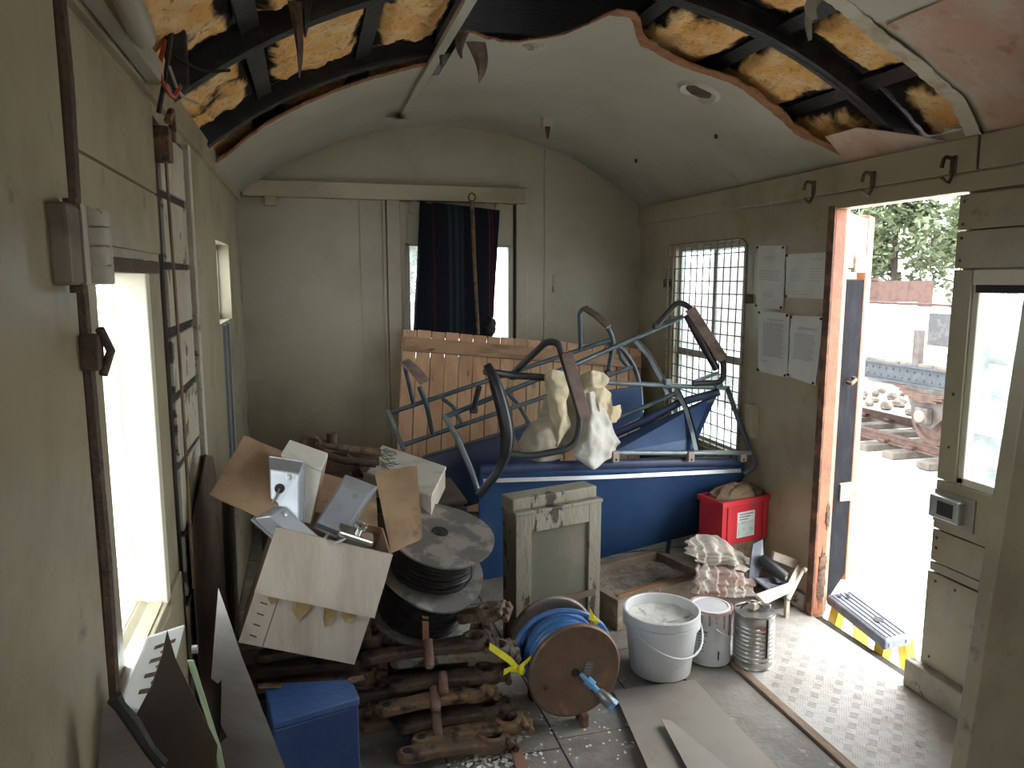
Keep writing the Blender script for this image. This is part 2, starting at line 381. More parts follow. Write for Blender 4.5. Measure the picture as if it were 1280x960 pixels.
d1.part('handle', MB().tube(fillet([H0+dv*.2+Vector((0, -.01, 1.12)), H0+dv*.2+Vector((-.02, -.06, 1.12)), H0+dv*.32+Vector((-.02, -.06, 1.13)), H0+dv*.32+Vector((0, -.01, 1.13))], .02), .009, 8), RUST, True)
d1.done()
t1 = Thing('trim_1', 'flaking orange door jamb at the doorway edge', 'door jamb', kind='structure')
t1.part('jamb', MB().slab([(XR-.008, 2.886, .008), (XR+.05, 2.886, .008), (XR+.05, 2.886, 1.934), (XR-.008, 2.886, 1.934)], .018, (0, 1, 0)), ORANGE, bevel=.003)
t1.part('jamb_edge', B(XR-.018, XR-.009, 2.884, 2.93, .008, 1.95), mat('dark_red_brown', (.10, .05, .035), .7, 0, (.25, .12, .07), 14), bevel=.002)
t1.part('rot_patch', MB().blob((XR+.03, 2.886, .20), (.022, .005, .13), 16, 14, .7, 4), RUST, True)
t1.part('rot_patch', MB().blob((XR+.045, 2.886, .50), (.012, .005, .06), 16, 14, .7, 4, None, 3), RUST, True)
t1.done()
d2 = Thing('door_2', 'closed cream boarded door leaf with a window and lock box', 'door', kind='structure')
xd0, xd1 = XR-.012, XR+.03
ya, yb = 1.50, 2.226
for z0, z1 in ((1.80, 1.925), (1.662, 1.795)): d2.part('plank', B(xd0, xd1, ya, yb, z0, z1), CREAM, bevel=.003)
d2.part('stile', B(xd0, xd1, 2.145, yb, .87, 1.657), CREAM, bevel=.003)
d2.part('stile', B(xd0, xd1, ya, 1.56, .87, 1.657), CREAM, bevel=.003)
for z0, z1 in ((.675, .865), (.545, .67), (.505, .54)): d2.part('plank', B(xd0, xd1, ya, yb, z0, z1), CREAM, bevel=.003)
d2.part('kick_panel', B(xd0-.004, xd1, ya, yb+.004, .12, .50), CREAM, bevel=.003)
d2.part('window_surround', MB().box(xd0+.01, xd1, 2.12, 2.147, .87, 1.64).box(xd0+.005, xd1+.01, 1.56, 2.147, 1.60, 1.657).box(xd0+.01, xd1, 1.56, 2.147, .865, .895), MATS['pale_window_reveal'], bevel=.003)
d2.part('backing_board', MB().box(xd1, xd1+.012, ya, yb, .12, .87), CREAM); d2.part('backing_board', MB().box(xd1, xd1+.012, ya, yb, 1.645, 1.945), CREAM)  # unseen backing added to block daylight through the plank gaps
d2.part('pane', B(XR+.012, XR+.016, 1.56, 2.125, .89, 1.61), GLASS_DIRTY)
d2.part('top_channel', B(xd0+.004, xd0+.022, 1.57, 2.13, 1.575, 1.603), SOOT)
lk = d2.part('lock_box', B(xd0-.035, xd0, 2.085, 2.222, .725, .815), ALU, bevel=.008)
d2.part('lock_plate', B(xd0-.006, xd0, 2.045, 2.225, .705, .83), mat('grey_lock_plate', (.30, .29, .26), .5, .4), bevel=.002)
d2.part('lock_recess', B(xd0-.037, xd0-.02, 2.11, 2.18, .745, .797), SOOT, under=lk)
for y, z in ((2.2, 1.90), (2.2, 1.82), (2.2, 1.77), (2.2, 1.69), (2.19, .47), (2.1, .47), (2.19, .16), (2.2, .60), (2.2, .64), (2.18, 1.2), (2.18, 1.0)):
    d2.part('screw_head', MB().lathe([(.006, 0), (.005, .002)], 8, tr(xd0-.004, y, z) @ rot('Y', -90)), DARKRUST)
d2.done()
solo('trim_2', 'chunky cream threshold beam under the closed door leaf', 'sill', B(XR-.055, XR+.05, 1.45, 2.27, .005, .118), CREAM_OLD, bevel=.008, kind='structure')

# ---- end wall (arched top), its panels and sliding door
we = Thing('wall_end', 'arched cream end wall with a boarded up door', 'wall', kind='structure')
def arched(x0, x1, z0, y0, y1, hole=None):
    m = MB(); n = 24
    def top(x): return VZ+math.sqrt((VR+.06)**2-(x-XC)**2)
    cuts = sorted(set([x0+(x1-x0)*i/n for i in range(n+1)]+([hole[0], hole[1]] if hole else [])))
    for a, b in zip(cuts, cuts[1:]):
        segs = [(z0, None)] if not (hole and hole[0] <= a and b <= hole[1]) else [(z0, hole[2]), (hole[3], None)]
        for c, d in segs:
            ta, tb = (top(a), top(b)) if d is None else (d, d)
            m.hexa([(a, y0, c), (b, y0, c), (b, y1, c), (a, y1, c), (a, y0, ta), (b, y0, tb), (b, y1, tb), (a, y1, ta)])
    return m
we.root(arched(XL-.07, XR+.07, -.05, YE, YE+.07, (.645, 1.345, 1.10, 1.84)), CREAM_END)
def ptop(x): return VZ+math.sqrt((VR-.01)**2-(x-XC)**2)
for xa, xb in ((XL, .337), (.345, .515), (1.41, 1.586), (1.594, XR)):
    n = 8; lo = [(xa+(xb-xa)*i/n) for i in range(n+1)]
    pts = [(xa, YE-.006, .02), (xb, YE-.006, .02)] + [(x, YE-.006, ptop(x)) for x in reversed(lo)]
    we.part('wall_panel', MB().slab(pts, .006, (0, 1, 0)), CREAM_END)
we.part('door_post', B(.515, .60, YE-.04, YE, .02, 2.13), CREAM_END, bevel=.004)
we.part('door_post', B(.488, .512, YE-.022, YE, .02, 2.13), CREAM_END, bevel=.003)
we.part('door_post', B(1.385, 1.47, YE-.03, YE, .02, 2.13), CREAM_END, bevel=.004)
sd = we.part('sliding_door', MB().box(.60, .645, YE-.02, YE, .02, 2.12).box(1.345, 1.365, YE-.02, YE, .02, 2.12).box(.645, 1.345, YE-.02, YE, 1.84, 2.12).box(.645, 1.345, YE-.02, YE, .02, 1.10), CREAM_END, bevel=.002)
we.part('gap', B(1.366, 1.384, YE-.004, YE, .5, 2.12), SOOT)
fr = we.part('window_frame', MB().box(.632, .66, YE-.03, YE-.005, 1.08, 1.86).box(1.33, 1.352, YE-.03, YE-.005, 1.08, 1.86).box(.632, 1.352, YE-.03, YE-.005, 1.838, 1.86), CREAM_END, bevel=.003)
we.part('pane', B(.64, 1.35, YE+.02, YE+.024, 1.09, 1.85), GLASS_DIRTY)
we.part('track_board', B(XL+.03, 1.445, YE-.075, YE, 2.128, 2.228), CREAM, bevel=.005)
we.part('track_block', B(-.23, -.16, YE-.065, YE, 2.075, 2.128), CREAM, bevel=.003)
for x in (.70, 1.28):
    we.part('runner_wheel', MB().lathe([(.045, 0), (.045, .012), (.01, .012)], 18, tr(x, YE-.02, 2.085) @ rot('X', 90)), CREAM_END, True)
we.part('socket', B(1.655, 1.685, YE-.016, YE-.006, 1.60, 1.655), mat('grey_plastic', (.34, .31, .25), .6), bevel=.003)
we.part('socket', B(1.655, 1.685, YE-.016, YE-.006, 1.535, 1.59), MATS['grey_plastic'], bevel=.003)
we.done()
# rear wall behind the viewpoint; its window opening is added for fill light
m = arched(XL-.07, XR+.07, 0, YB-.06, YB, (.60, 1.40, 1.05, 1.86))
solo('wall_rear', 'cream rear wall with an unseen window opening added for fill light', 'wall', m, CREAM, kind='structure')
# cross partition stub
solo('wall_partition', 'cream cross partition ending beside the doorway', 'wall', MB().slab([(1.835, 1.60, 0), (XR, 1.60, 0), (XR, 1.60, 2.12), (2.02, 1.60, 2.40)], .05, (0, 1, 0)), CREAM, bevel=.004, kind='structure')

# ---- ceiling: dark roof skin, hoops, purlins, insulation, torn lining
ce = Thing('ceiling', 'arched roof with torn lining and exposed insulation', 'ceiling', kind='structure')
A0 = 40.5
def arc_sheet(a0, a1, y0f, y1f, dr, t, na=30, ny=6, wav=0.0):
    rows = []
    for i in range(na+1):
        a = a0+(a1-a0)*i/na; ya_, yb_ = y0f(a), y1f(a)
        rows.append([vault(a, ya_+(yb_-ya_)*j/ny, dr+wav*noise.noise(Vector((a*.12, (ya_+(yb_-ya_)*j/ny)*2.2, 1.3)))) for j in range(ny+1)])
    outer = [[p + Vector((p.x-XC, 0, p.z-VZ)).normalized()*t for p in r] for r in rows]
    m = MB(); m.grid(rows); m.grid([list(reversed(r)) for r in outer])
    k = len(rows); c = len(rows[0])
    ring = lambda g: [g[i][0] for i in range(k)]+[g[-1][j] for j in range(1, c)]+[g[i][-1] for i in range(k-2, -1, -1)]+[g[0][j] for j in range(c-2, 0, -1)]
    a_, b_ = ring(rows), ring(outer); n = len(a_); o = len(m.v); m.v += a_+b_
    m.f += [(o+i, o+(i+1) % n, o+n+(i+1) % n, o+n+i) for i in range(n)]
    return m
ce.root(arc_sheet(-42, 42, lambda a: YB-.06, lambda a: YE+.07, .16, .03, 36, 2), SOOT)
for y in (.95, 1.74, 2.53, 3.36, 4.15):
    m = MB()
    for off, ht, wd in ((.0, .012, .028), (.0, .075, .006), (.075, .008, .022)):
        n = 40
        pts = [vault(-41+82*i/n, y, off+.01) for i in range(n+1)]
        vsl = []
        for i, p in enumerate(pts):
            a = math.radians(-41+82*i/n); nr = Vector((math.sin(a), 0, math.cos(a)))
            vsl.append([p+Vector((0, -wd, 0)), p+Vector((0, wd, 0)), p+Vector((0, wd, 0))+nr*ht, p+Vector((0, -wd, 0))+nr*ht])
        mm = MB(); vv = [q for r in vsl for q in r]; ff = [(3, 2, 1, 0)]
        for i in range(n):
            for j in range(4): ff.append((i*4+j, i*4+(j+1) % 4, i*4+4+(j+1) % 4, i*4+4+j))
        ff.append((n*4, n*4+1, n*4+2, n*4+3)); m.add(vv, ff)
    ce.part('roof_hoop', m, HOOP)
PUR = (-30, -18.5, -9.5, 9.5, 20.5, 31)
for a in PUR:
    M = frame(vault(a, 0, .06), (math.cos(math.radians(a)), 0, -math.sin(math.radians(a))), (0, 1, 0))
    m = MB().box(-.032, .032, YB, YE, .0, .012, M).box(-.004, .004, YB, YE, .012, .07, M)
    ce.part('purlin', m, HOOP)
INS = bpy.data.materials.new('yellow_glass_wool'); INS.use_nodes = True
nt = INS.node_tree; N = nt.nodes; L = nt.links; bs = N['Principled BSDF']; bs.inputs['Roughness'].default_value = .95; bs.inputs['Specular IOR Level'].default_value = .1
g = N.new('ShaderNodeNewGeometry')
def nz(sc, det, off):
    n_ = N.new('ShaderNodeTexNoise'); n_.inputs['Scale'].default_value = sc; n_.inputs['Detail'].default_value = det
    ad = N.new('ShaderNodeVectorMath'); ad.inputs[1].default_value = (off, off, off); L.new(g.outputs['Position'], ad.inputs[0]); L.new(ad.outputs[0], n_.inputs['Vector']); return n_.outputs['Fac']
def rampmix(f, a, b, c1, c2):
    r = N.new('ShaderNodeMapRange'); r.inputs['From Min'].default_value = a; r.inputs['From Max'].default_value = b; r.interpolation_type = 'SMOOTHSTEP'; L.new(f, r.inputs['Value'])
    mx = N.new('ShaderNodeMix'); mx.data_type = 'RGBA'; L.new(r.outputs[0], mx.inputs[0])
    for k, c in ((6, c1), (7, c2)):
        if isinstance(c, tuple): mx.inputs[k].default_value = (*c, 1)
        else: L.new(c, mx.inputs[k])
    return mx.outputs[2]
wool = rampmix(nz(9, 7, 0), .38, .68, (.72, .40, .14), (.76, .54, .29))
wool = rampmix(nz(34, 5, 4), .55, .75, wool, (.45, .22, .07))
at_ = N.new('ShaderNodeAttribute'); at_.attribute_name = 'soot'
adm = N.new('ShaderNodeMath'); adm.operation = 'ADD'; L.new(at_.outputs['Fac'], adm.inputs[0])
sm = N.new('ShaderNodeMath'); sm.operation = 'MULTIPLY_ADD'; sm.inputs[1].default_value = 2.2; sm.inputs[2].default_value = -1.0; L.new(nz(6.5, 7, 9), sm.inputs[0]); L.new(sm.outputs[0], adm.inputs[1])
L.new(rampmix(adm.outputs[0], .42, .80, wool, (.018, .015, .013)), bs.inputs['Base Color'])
bp = N.new('ShaderNodeBump'); bp.inputs['Strength'].default_value = .7; bp.inputs['Distance'].default_value = .02; L.new(nz(45, 6, 2), bp.inputs['Height']); L.new(bp.outputs[0], bs.inputs['Normal'])
bays_a = ((-40, -30.6), (-29.4, -19), (-18, -10.2), (10.2, 20), (21, 30.4), (31.6, 40)); bays_y = ((.99, 1.70), (1.78, 2.49), (2.57, 3.32), (3.40, 4.11))
pads = []
for (a0, a1) in bays_a:
    for (y0, y1) in bays_y:
        if y0 > 3.3 and a1 > 0: continue
        na, ny = 22, 26; rows = []; soot = []
        for i in range(na+1):
            r_ = []
            for j in range(ny+1):
                s_, t_ = i/na, j/ny; e = min(s_, 1-s_, t_, 1-t_); bul = min(1, e*5)
                q = Vector((a0*.3+s_*3, y0*3+t_*5, 2.0))
                dr = .10-.055*bul**.6 + .022*noise.noise(q*1.6)+.010*noise.noise(q*6)
                r_.append(vault(a0+(a1-a0)*s_, y0+(y1-y0)*t_, dr))
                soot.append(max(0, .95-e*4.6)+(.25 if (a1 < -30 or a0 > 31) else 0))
            rows.append(r_)
        pads.append((ce.part('insulation_pad', MB().grid(rows), INS, True), soot))
# lining: far sheet and torn sheets
ce.part('lining_sheet', arc_sheet(-39.6, 39.6, lambda a: 3.652, lambda a: YE-.004, 0, .006, 40, 14, .012), LINING, True)
import bisect
def prof(tab):
    def f(a):
        ks = [t[0] for t in tab]; i = min(max(bisect.bisect(ks, a), 1), len(tab)-1); (p, q), (r, s) = tab[i-1], tab[i]
        return q+(s-q)*min(max((a-p)/(r-p), 0), 1) + .018*noise.noise(Vector((a*.9, 3, 0)))+.010*noise.noise(Vector((a*3.1, 7, 0)))
    return f
eL = prof(sorted(on_vault(*p) for p in ((283, 192), (330, 155), (400, 120), (480, 92), (530, 80))))
eR = prof(sorted(on_vault(*p) for p in ((590, 40), (610, 48), (640, 53), (700, 45), (735, 30), (762, 17), (790, 22), (800, 55), (850, 82), (920, 105), (960, 135), (1000, 170), (1040, 187))) + [(40, 2.80)])
eN = prof(sorted(on_vault(*p) for p in ((1045, 0), (1090, 40), (1130, 70), (1190, 120), (1222, 187))))
ce.part('lining_sheet', arc_sheet(-39.6, -10.6, eL, lambda a: 3.648, -.002, .006, 30, 4), LINING, True)
ce.part('lining_sheet', arc_sheet(-8.6, 39.6, eR, lambda a: 3.648, -.002, .006, 70, 8, .008), LINING, True)
ce.part('torn_edge', arc_sheet(-39.6, -11, lambda a: eL(a)-.035-.012*noise.noise(Vector((a, 1, 1))), lambda a: eL(a)+.012, -.008, .005, 50, 2), FIBRE)
ce.part('torn_edge', arc_sheet(3.5, 39.4, lambda a: eR(a)-.055-.03*noise.noise(Vector((a*.5, 1, 5))), lambda a: eR(a)+.004, -.004, .006, 70, 2), FIBRE)
ce.part('torn_edge', arc_sheet(-8.6, 3.5, lambda a: eR(a)-.012, lambda a: eR(a)+.004, -.003, .006, 20, 2), FIBRE)
ce.part('lining_sheet', arc_sheet(15, 39.6, lambda a: YB, lambda a: eN(a), -.004, .006, 40, 20, .02), mat('cream_lining_smeared', (.44, .42, .35), .42, 0, (.37, .34, .28), 2, .4, .7, (.55, .28, .18), 3.2, .63, .70, .12, 6), True)
ce.part('peeled_patch', arc_sheet(23.5, 39.5, lambda a: 1.72+.10*noise.noise(Vector((a*.2, 0, 4))), lambda a: eN(a)-.075, -.010, .004, 30, 8, .006), PINK, True)
ce.part('torn_edge', arc_sheet(17, 39.5, lambda a: eN(a)-.05, lambda a: eN(a)+.012, -.013, .004, 40, 2), mat('pale_torn_paper', (.50, .46, .37), .7, 0, (.36, .27, .18), 8), True)
p = [vault(30.5, 2.90, -.010), vault(33.5, 2.86, -.016), vault(36.6, 2.74, -.02), vault(39.4, 2.52, -.012), vault(39.6, 2.88, -.016), vault(37, 2.95, -.014)]
ce.part('peeled_patch', arc_sheet(34.5, 39.6, lambda a: 2.27+(39.6-a)*.07, lambda a: 2.84-(39-a)*.004, -.006, .004, 12, 10, .004), PINK, True)
# ridge batten
ba = -10.6
M = frame(vault(ba, 0, -.012), (math.cos(math.radians(ba)), 0, -math.sin(math.radians(ba))), (0, 1, 0))
ce.part('batten', MB().box(-.022, .022, YB, 4.59, -.008, .012, M), LINING, bevel=.003)
pc = vault(-11.5, 4.5, -.01)
ce.part('loose_flap', MB().slab([pc, pc+Vector((.05, .02, -.005)), pc+Vector((.07, -.10, -.03)), pc+Vector((.0, -.16, -.045)), pc+Vector((-.07, -.09, -.02))], .004, (0, 0, 1)), LINING)
# hanging shards
def shard(a, y, dn, wd, mt, sk=.02, n='hanging_shard'):
    p0 = vault(a, y, .0); M_ = MB()
    rows = []
    for i in range(6):
        t_ = i/5; w_ = wd*(1-t_)**.8+.002; z_ = -dn*t_; b_ = sk*math.sin(t_*2.5)
        rows.append([p0+Vector((-w_*.5+b_, .015*math.sin(t_*3), z_)), p0+Vector((b_*.5, -.012*t_, z_)), p0+Vector((w_*.5+b_, .01*t_, z_))])
    ce.part(n, M_.grid(rows, .003, (0, -1, 0)), mt, True)
BROWNFLAP = mat('brown_flap', (.10, .07, .06), .7, 0, (.20, .13, .09), 9, .45, .7)
for (u, v, dn, wd, mt, sk) in ((594, 52, .16, .085, BROWNFLAP, .03), (578, 40, .10, .05, BROWNFLAP, -.01), (552, 62, .07, .02, BROWNFLAP, 0), (368, 2, .20, .035, DARKRUST, .01), (380, 0, .1, .04, SOOT, .0), (1014, 2, .12, .03, LINING, .0), (1022, -4, .07, .06, LINING, -.02)):
    a, y = on_vault(u, v); shard(a, y, dn, wd, mt, sk)
# second hanging strip of torn lining above the doorway
# bracket, torn hole, bolt ends
a, y = on_vault(683, 148); c = vault(a, y)
ce.part('bracket', MB().box(c.x-.03, c.x+.03, c.y-.03, c.y+.03, c.z-.055, c.z+.01), LINING, bevel=.002)
ce.part('bracket_tongue', MB().slab([c+Vector((-.018, -.03, -.05)), c+Vector((.016, -.03, -.05)), c+Vector((.006, -.03, -.12)), c+Vector((-.006, -.03, -.12))], .004, (0, 1, 0)), DARKRUST)
a, y = on_vault(874, 113); n_ = Vector((math.sin(math.radians(a)), 0, math.cos(math.radians(a)))); M = frame(vault(a, y, -.004), (math.cos(math.radians(a)), 0, -math.sin(math.radians(a))), (0, 1, 0))
rim = MB(); hol = MB(); k = 26
ring0 = []; ring1 = []; ring2 = []
for i in range(k):
    an = 2*math.pi*i/k; r_ = 1+.18*noise.noise(Vector((math.cos(an)*2, math.sin(an)*2, 4)))
    ring0.append(M @ Vector((.062*math.cos(an)*r_, .055*math.sin(an)*r_, -.003))); ring1.append(M @ Vector((.085*math.cos(an)*r_, .075*math.sin(an)*r_, -.014+.012*noise.noise(Vector((an, 0, 9)))))); ring2.append(M @ Vector((.105*math.cos(an), .095*math.sin(an), .0)))
rim.grid([ring0+ring0[:1], ring1+ring1[:1], ring2+ring2[:1]])
ce.part('torn_rim', rim, LINING, True)
hol.slab(ring0, .004, n_); ce.part('vent_hole', hol, mat('brown_vent_hole', (.09, .05, .035), .8, 0, (.03, .02, .015), 12, .4, .6))
for (u, v) in ((795, 199), (895, 168)):
    a, y = on_vault(u, v); c = vault(a, y)
    ce.part('bolt_end', MB().lathe([(.009, -.02), (.009, 0)], 8, tr(*c)), SOOT)
ce.part('torn_rim', MB().blob(vault(*on_vault(668, 56), -.0), (.05, .03, .022), 14, 8, .6, 3), LINING, True)
ce.done()
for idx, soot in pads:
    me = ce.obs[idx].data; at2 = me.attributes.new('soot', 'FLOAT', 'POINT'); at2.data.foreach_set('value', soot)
# coat hooks on the right cornice
for i, (u, v, w_) in enumerate(((1018, 230, 'cornice hook next to the wall corner side of the notices'), (1092, 219, 'cornice hook over the open doorway'), (1193, 200, 'cornice hook over the edge of the closed door leaf'))):
    c = at_x(u, v, XR-.022)
    h = Thing('coat_hook', 'black iron '+w_, 'hook', 'coat hooks on the cornice')
    h.part('plate', B(c.x-.006, c.x, c.y-.014, c.y+.014, c.z-.05, c.z+.015), DARKRUST, bevel=.003)
    h.part('prong', MB().tube(fillet([c+Vector((0, 0, 0)), c+Vector((-.05, -.005, .012)), c+Vector((-.055, 0, -.03))], .02), .007, 8).tube(fillet([c+Vector((0, 0, -.04)), c+Vector((-.02, 0, -.09)), c+Vector((-.05, 0, -.065))], .02), .006, 8), DARKRUST, True)
    h.done()
# wire cage over window
cg = Thing('window_cage', 'rusty wire mesh cage over the side window', 'window guard')
y0, y1, z0, z1 = 3.545, 4.445, .55, 1.842; xg = XR-.030
cg.part('rim', MB().tube(fillet([(xg, y0, z0), (xg, y1, z0), (xg, y1, z1), (xg, y0+.04, z1), (xg, y0, z1-.04)], .03, 3)+[Vector((xg, y0, z0))], .0055, 6), WIRE, True)
for i in range(1, 12):
    y = y0+(y1-y0)*i/12; cg.part('wire', MB().tube([(xg, y+.006*math.sin(i*3), z0), (xg-.008, y, 1.2), (xg, y-.004*math.sin(i*5), z1)], .0036, 5), WIRE, True)
for i in range(1, 17):
    z = z0+(z1-z0)*i/17; cg.part('wire', MB().tube([(xg-.004, y0, z+.004*math.sin(i*4)), (xg-.012, 4.0, z), (xg-.004, y1, z)], .0036, 5), WIRE, True)
for y, z in ((3.52, 1.52), (3.52, .80), (4.47, 1.6)):
    cg.part('fixing', MB().box(xg-.012, XR-.004, y-.02, y+.02, z-.025, z+.025), RUST, bevel=.004)
cg.done()
solo('junction_box', 'small cream painted box on the wall below the notices', 'box', B(XR-.05, XR-.006, 3.40, 3.47, .78, .96), CREAM, bevel=.005)
# notices
def notice(name, label, pts, rows, seed, kind='lines'):
    q = [at_x(u, v, XR-.009) for u, v in pts]; t = Thing(name, label, 'notice', 'paper notices pinned to the side wall')
    r = random.Random(seed); n = 7; g_ = []
    for i in range(n+1):
        s_ = i/n; a_ = q[0].lerp(q[3], s_); b_ = q[1].lerp(q[2], s_)
        g_.append([a_.lerp(b_, j/5)+Vector((-.005-.004*noise.noise(Vector((i*.7, j*.8, seed))), 0, 0)) for j in range(6)])
    sh = t.part('sheet', MB().grid(g_, .001, (1, 0, 0)), PAPER, True)
    def P(s_, t_): return q[0].lerp(q[3], t_).lerp(q[1].lerp(q[2], t_), s_)+Vector((-.0125, 0, 0))
    def line(s0, s1, t_, h): return MB().slab([P(s0, t_), P(s1, t_), P(s1, t_+h), P(s0, t_+h)], .0006, (-1, 0, 0))
    lines = MB()
    for (t0, t1, k, s0, s1) in rows:
        for i in range(k):
            tt = t0+(t1-t0)*i/max(1, k-1); e = s1-r.uniform(0, .12); x = s0
            while x < e:
                w_ = r.uniform(.03, .10); m_ = line(x, min(e, x+w_), tt, .007); lines.add(m_.v, m_.f); x += w_+.015
    t.part('print', lines, INK, under=sh, label='rows of faint typed print', kind='stuff')
    for s_, t_ in ((.04, .03), (.96, .03), (.04, .97), (.96, .97)):
        c = P(s_, t_); t.part('pin', MB().lathe([(.007, -.002), (.005, .004)], 8, tr(*c) @ rot('Y', -90)), SOOT)
    t.done()
notice('paper_notice', 'tall faded notice with sparse typing, highest beside the caged window', ((948, 307), (983, 307), (980, 387), (946, 384)), [(.18, .22, 2, .25, .75), (.40, .54, 5, .15, .9), (.76, .8, 2, .3, .75)], 1)
notice('paper_notice', 'wide landscape notice with a sketch, next to the open doorway', ((984, 318), (1040, 315), (1038, 374), (983, 372)), [(.12, .15, 2, .6, .95), (.34, .6, 5, .58, .95), (.35, .6, 6, .15, .42), (.84, .9, 2, .2, .55)], 2)
notice('paper_notice', 'tall notice filled with dense typed paragraphs', ((950, 388), (988, 392), (985, 472), (948, 464)), [(.12, .14, 1, .3, .9), (.18, .70, 24, .2, .92), (.8, .8, 1, .2, .4)], 3)
notice('paper_notice', 'tall notice with a crumpled stained lower corner', ((990, 394), (1031, 396), (1020, 482), (986, 470)), [(.18, .2, 2, .3, .9), (.28, .66, 15, .2, .9)], 4)
# lamp tube and broken wiring at the left eaves
fx = Thing('lamp_tube', 'cream cylindrical lamp fitting under the roof edge', 'lamp')
p0, p1 = at_x(150, -25, XL+.10), at_x(180, 48, XL+.09)
d_ = (p1-p0).normalized()
fx.part('tube', MB().tube([p0-d_*.3, p1-d_*.02, p1], [.026, .026, .022], 16), LINING, True)
fx.part('backing_board', B(XL+.024, XL+.06, 1.05, 2.12, 2.105, 2.16), LINING, bevel=.004)
fx.done()
wi = Thing('loose_wiring', 'tangle of red and black wire ends hanging at the roof edge', 'wiring')
c = at_x(205, 95, XL+.06)
wi.part('red_wire', MB().tube(fillet([c+Vector((.0, .05, .10)), c+Vector((-.01, .0, .02)), c+Vector((0, -.05, -.02)), c+Vector((.02, -.02, -.06)), c+Vector((.03, .05, -.01))], .04), .006, 6), mat('red_wire', (.35, .07, .04), .5), True)
wi.part('black_wire', MB().tube(fillet([c+Vector((.02, .03, .12)), c+Vector((.0, .02, .0)), c+Vector((-.0, -.04, -.05)), c+Vector((-.01, -.05, -.10))], .04), .006, 6).tube(fillet([c+Vector((.02, .03, .06)), c+Vector((.08, .06, .03)), c+Vector((.15, .1, .05))], .04), .004, 6), SOOT, True)
wi.part('pale_wire', MB().tube(fillet([c+Vector((.01, .02, .03)), c+Vector((.03, .03, -.04)), c+Vector((.07, .06, -.05))], .04), .004, 6), LINING, True)
wi.part('rubber_boot', MB().slab([c+Vector((.0, .05, .17)), c+Vector((.05, .05, .13)), c+Vector((.05, .05, -.01)), c+Vector((.02, .05, -.04)), c+Vector((-.005, .05, .06))], .03, (0, 1, 0)), SOOT, bevel=.006)
wi.done()
# ================================================================ OUTSIDE
GZ = -1.38
BALLAST = mat('pale_dusty_ground', (.50, .475, .43), .95, 0, (.40, .37, .32), .8, .4, .7, (.33, .29, .23), 6, .6, .75, .6, 9)
gr = []
n = 48
for i in range(n+1):
    gr.append([Vector((-60+130*j/n, -40+130*i/n, GZ-.03+.05*noise.noise(Vector((i*.9, j*.9, 0))))) for j in range(n+1)])
solo('ground', 'pale dusty ground of the railway yard', 'ground', MB().grid(gr), BALLAST, kind='structure')
RAIL = mat('rusty_rail', (.085, .048, .036), .7, .1, (.055, .03, .022), 9, .4, .6)
SLEEPER = mat('grey_sleeper', (.11, .095, .08), .85, 0, (.06, .05, .04), 3, .4, .65, bump=.4, bscale=20)
def track(xa, xb, y0, y1, label, nsl):
    t = Thing('railway_track', label, 'track')
    for x in (xa, xb):
        t.part('rail', MB().box(x-.036, x+.036, y0, y1, GZ+.235, GZ+.27).box(x-.01, x+.01, y0, y1, GZ+.13, GZ+.235).box(x-.07, x+.07, y0, y1, GZ+.10, GZ+.13), RAIL)
    r = random.Random(5)
    for i in range(nsl):
        y = y0+.5+(y1-y0-1)*i/(nsl-1)+r.uniform(-.06, .06)
        t.part('sleeper', MB().box(xa-.55, xb+.55, y-.13, y+.13, GZ-.02, GZ+.10), SLEEPER, bevel=.015)
        for x in (xa, xb): t.part('chair', B(x-.13, x+.13, y-.08, y+.08, GZ+.10, GZ+.17), RAIL, bevel=.02)
    t.done()
track(10.0, 11.52, 6.0, 34.0, 'rusty track under the flat wagon chassis', 38)
BLUEGREY = mat('blue_grey_solebar', (.030, .038, .048), .6, .1, (.05, .058, .068), 6, .4, .7, (.07, .045, .032), 12, .62, .72)
GREYIRON = mat('grey_ironwork', (.085, .076, .072), .7, .1, (.055, .042, .036), 7, .4, .65)
DECK = mat('pale_wagon_deck', (.16, .14, .12), .85, 0, (.10, .085, .07), 4, .4, .65)
fw = Thing('flat_wagon', 'blue-grey riveted flat wagon chassis outside the doorway', 'wagon')
xs_, zt, zb_ = 9.86, .17, -.13
ys0, ys1 = 7.6, 13.4
fw.part('solebar', MB().box(xs_, xs_+.03, ys0, ys1, zb_, zt).box(xs_-.07, xs_+.03, ys0, ys1, zt-.02, zt+.012).box(xs_-.07, xs_+.03, ys0, ys1, zb_-.012, zb_+.02), BLUEGREY)
fw.part('solebar', MB().box(11.66, 11.69, ys0, ys1, zb_, zt), BLUEGREY)
riv = MB()
for y in [8.2+.16*i for i in range(30)]:
    for z in (-.05, .07): fw.part('rivet', MB().lathe([(.022, 0), (.016, .014), (0.004, .018)], 8, tr(xs_, y+(.05 if z > 0 else 0), z) @ rot('Y', -90)), BLUEGREY, True)
for i in range(8): fw.part('deck_board', B(xs_-.02, 11.7, ys0+.725*i+.01, ys0+.725*(i+1)-.01, zt+.012, zt+.06), DECK)
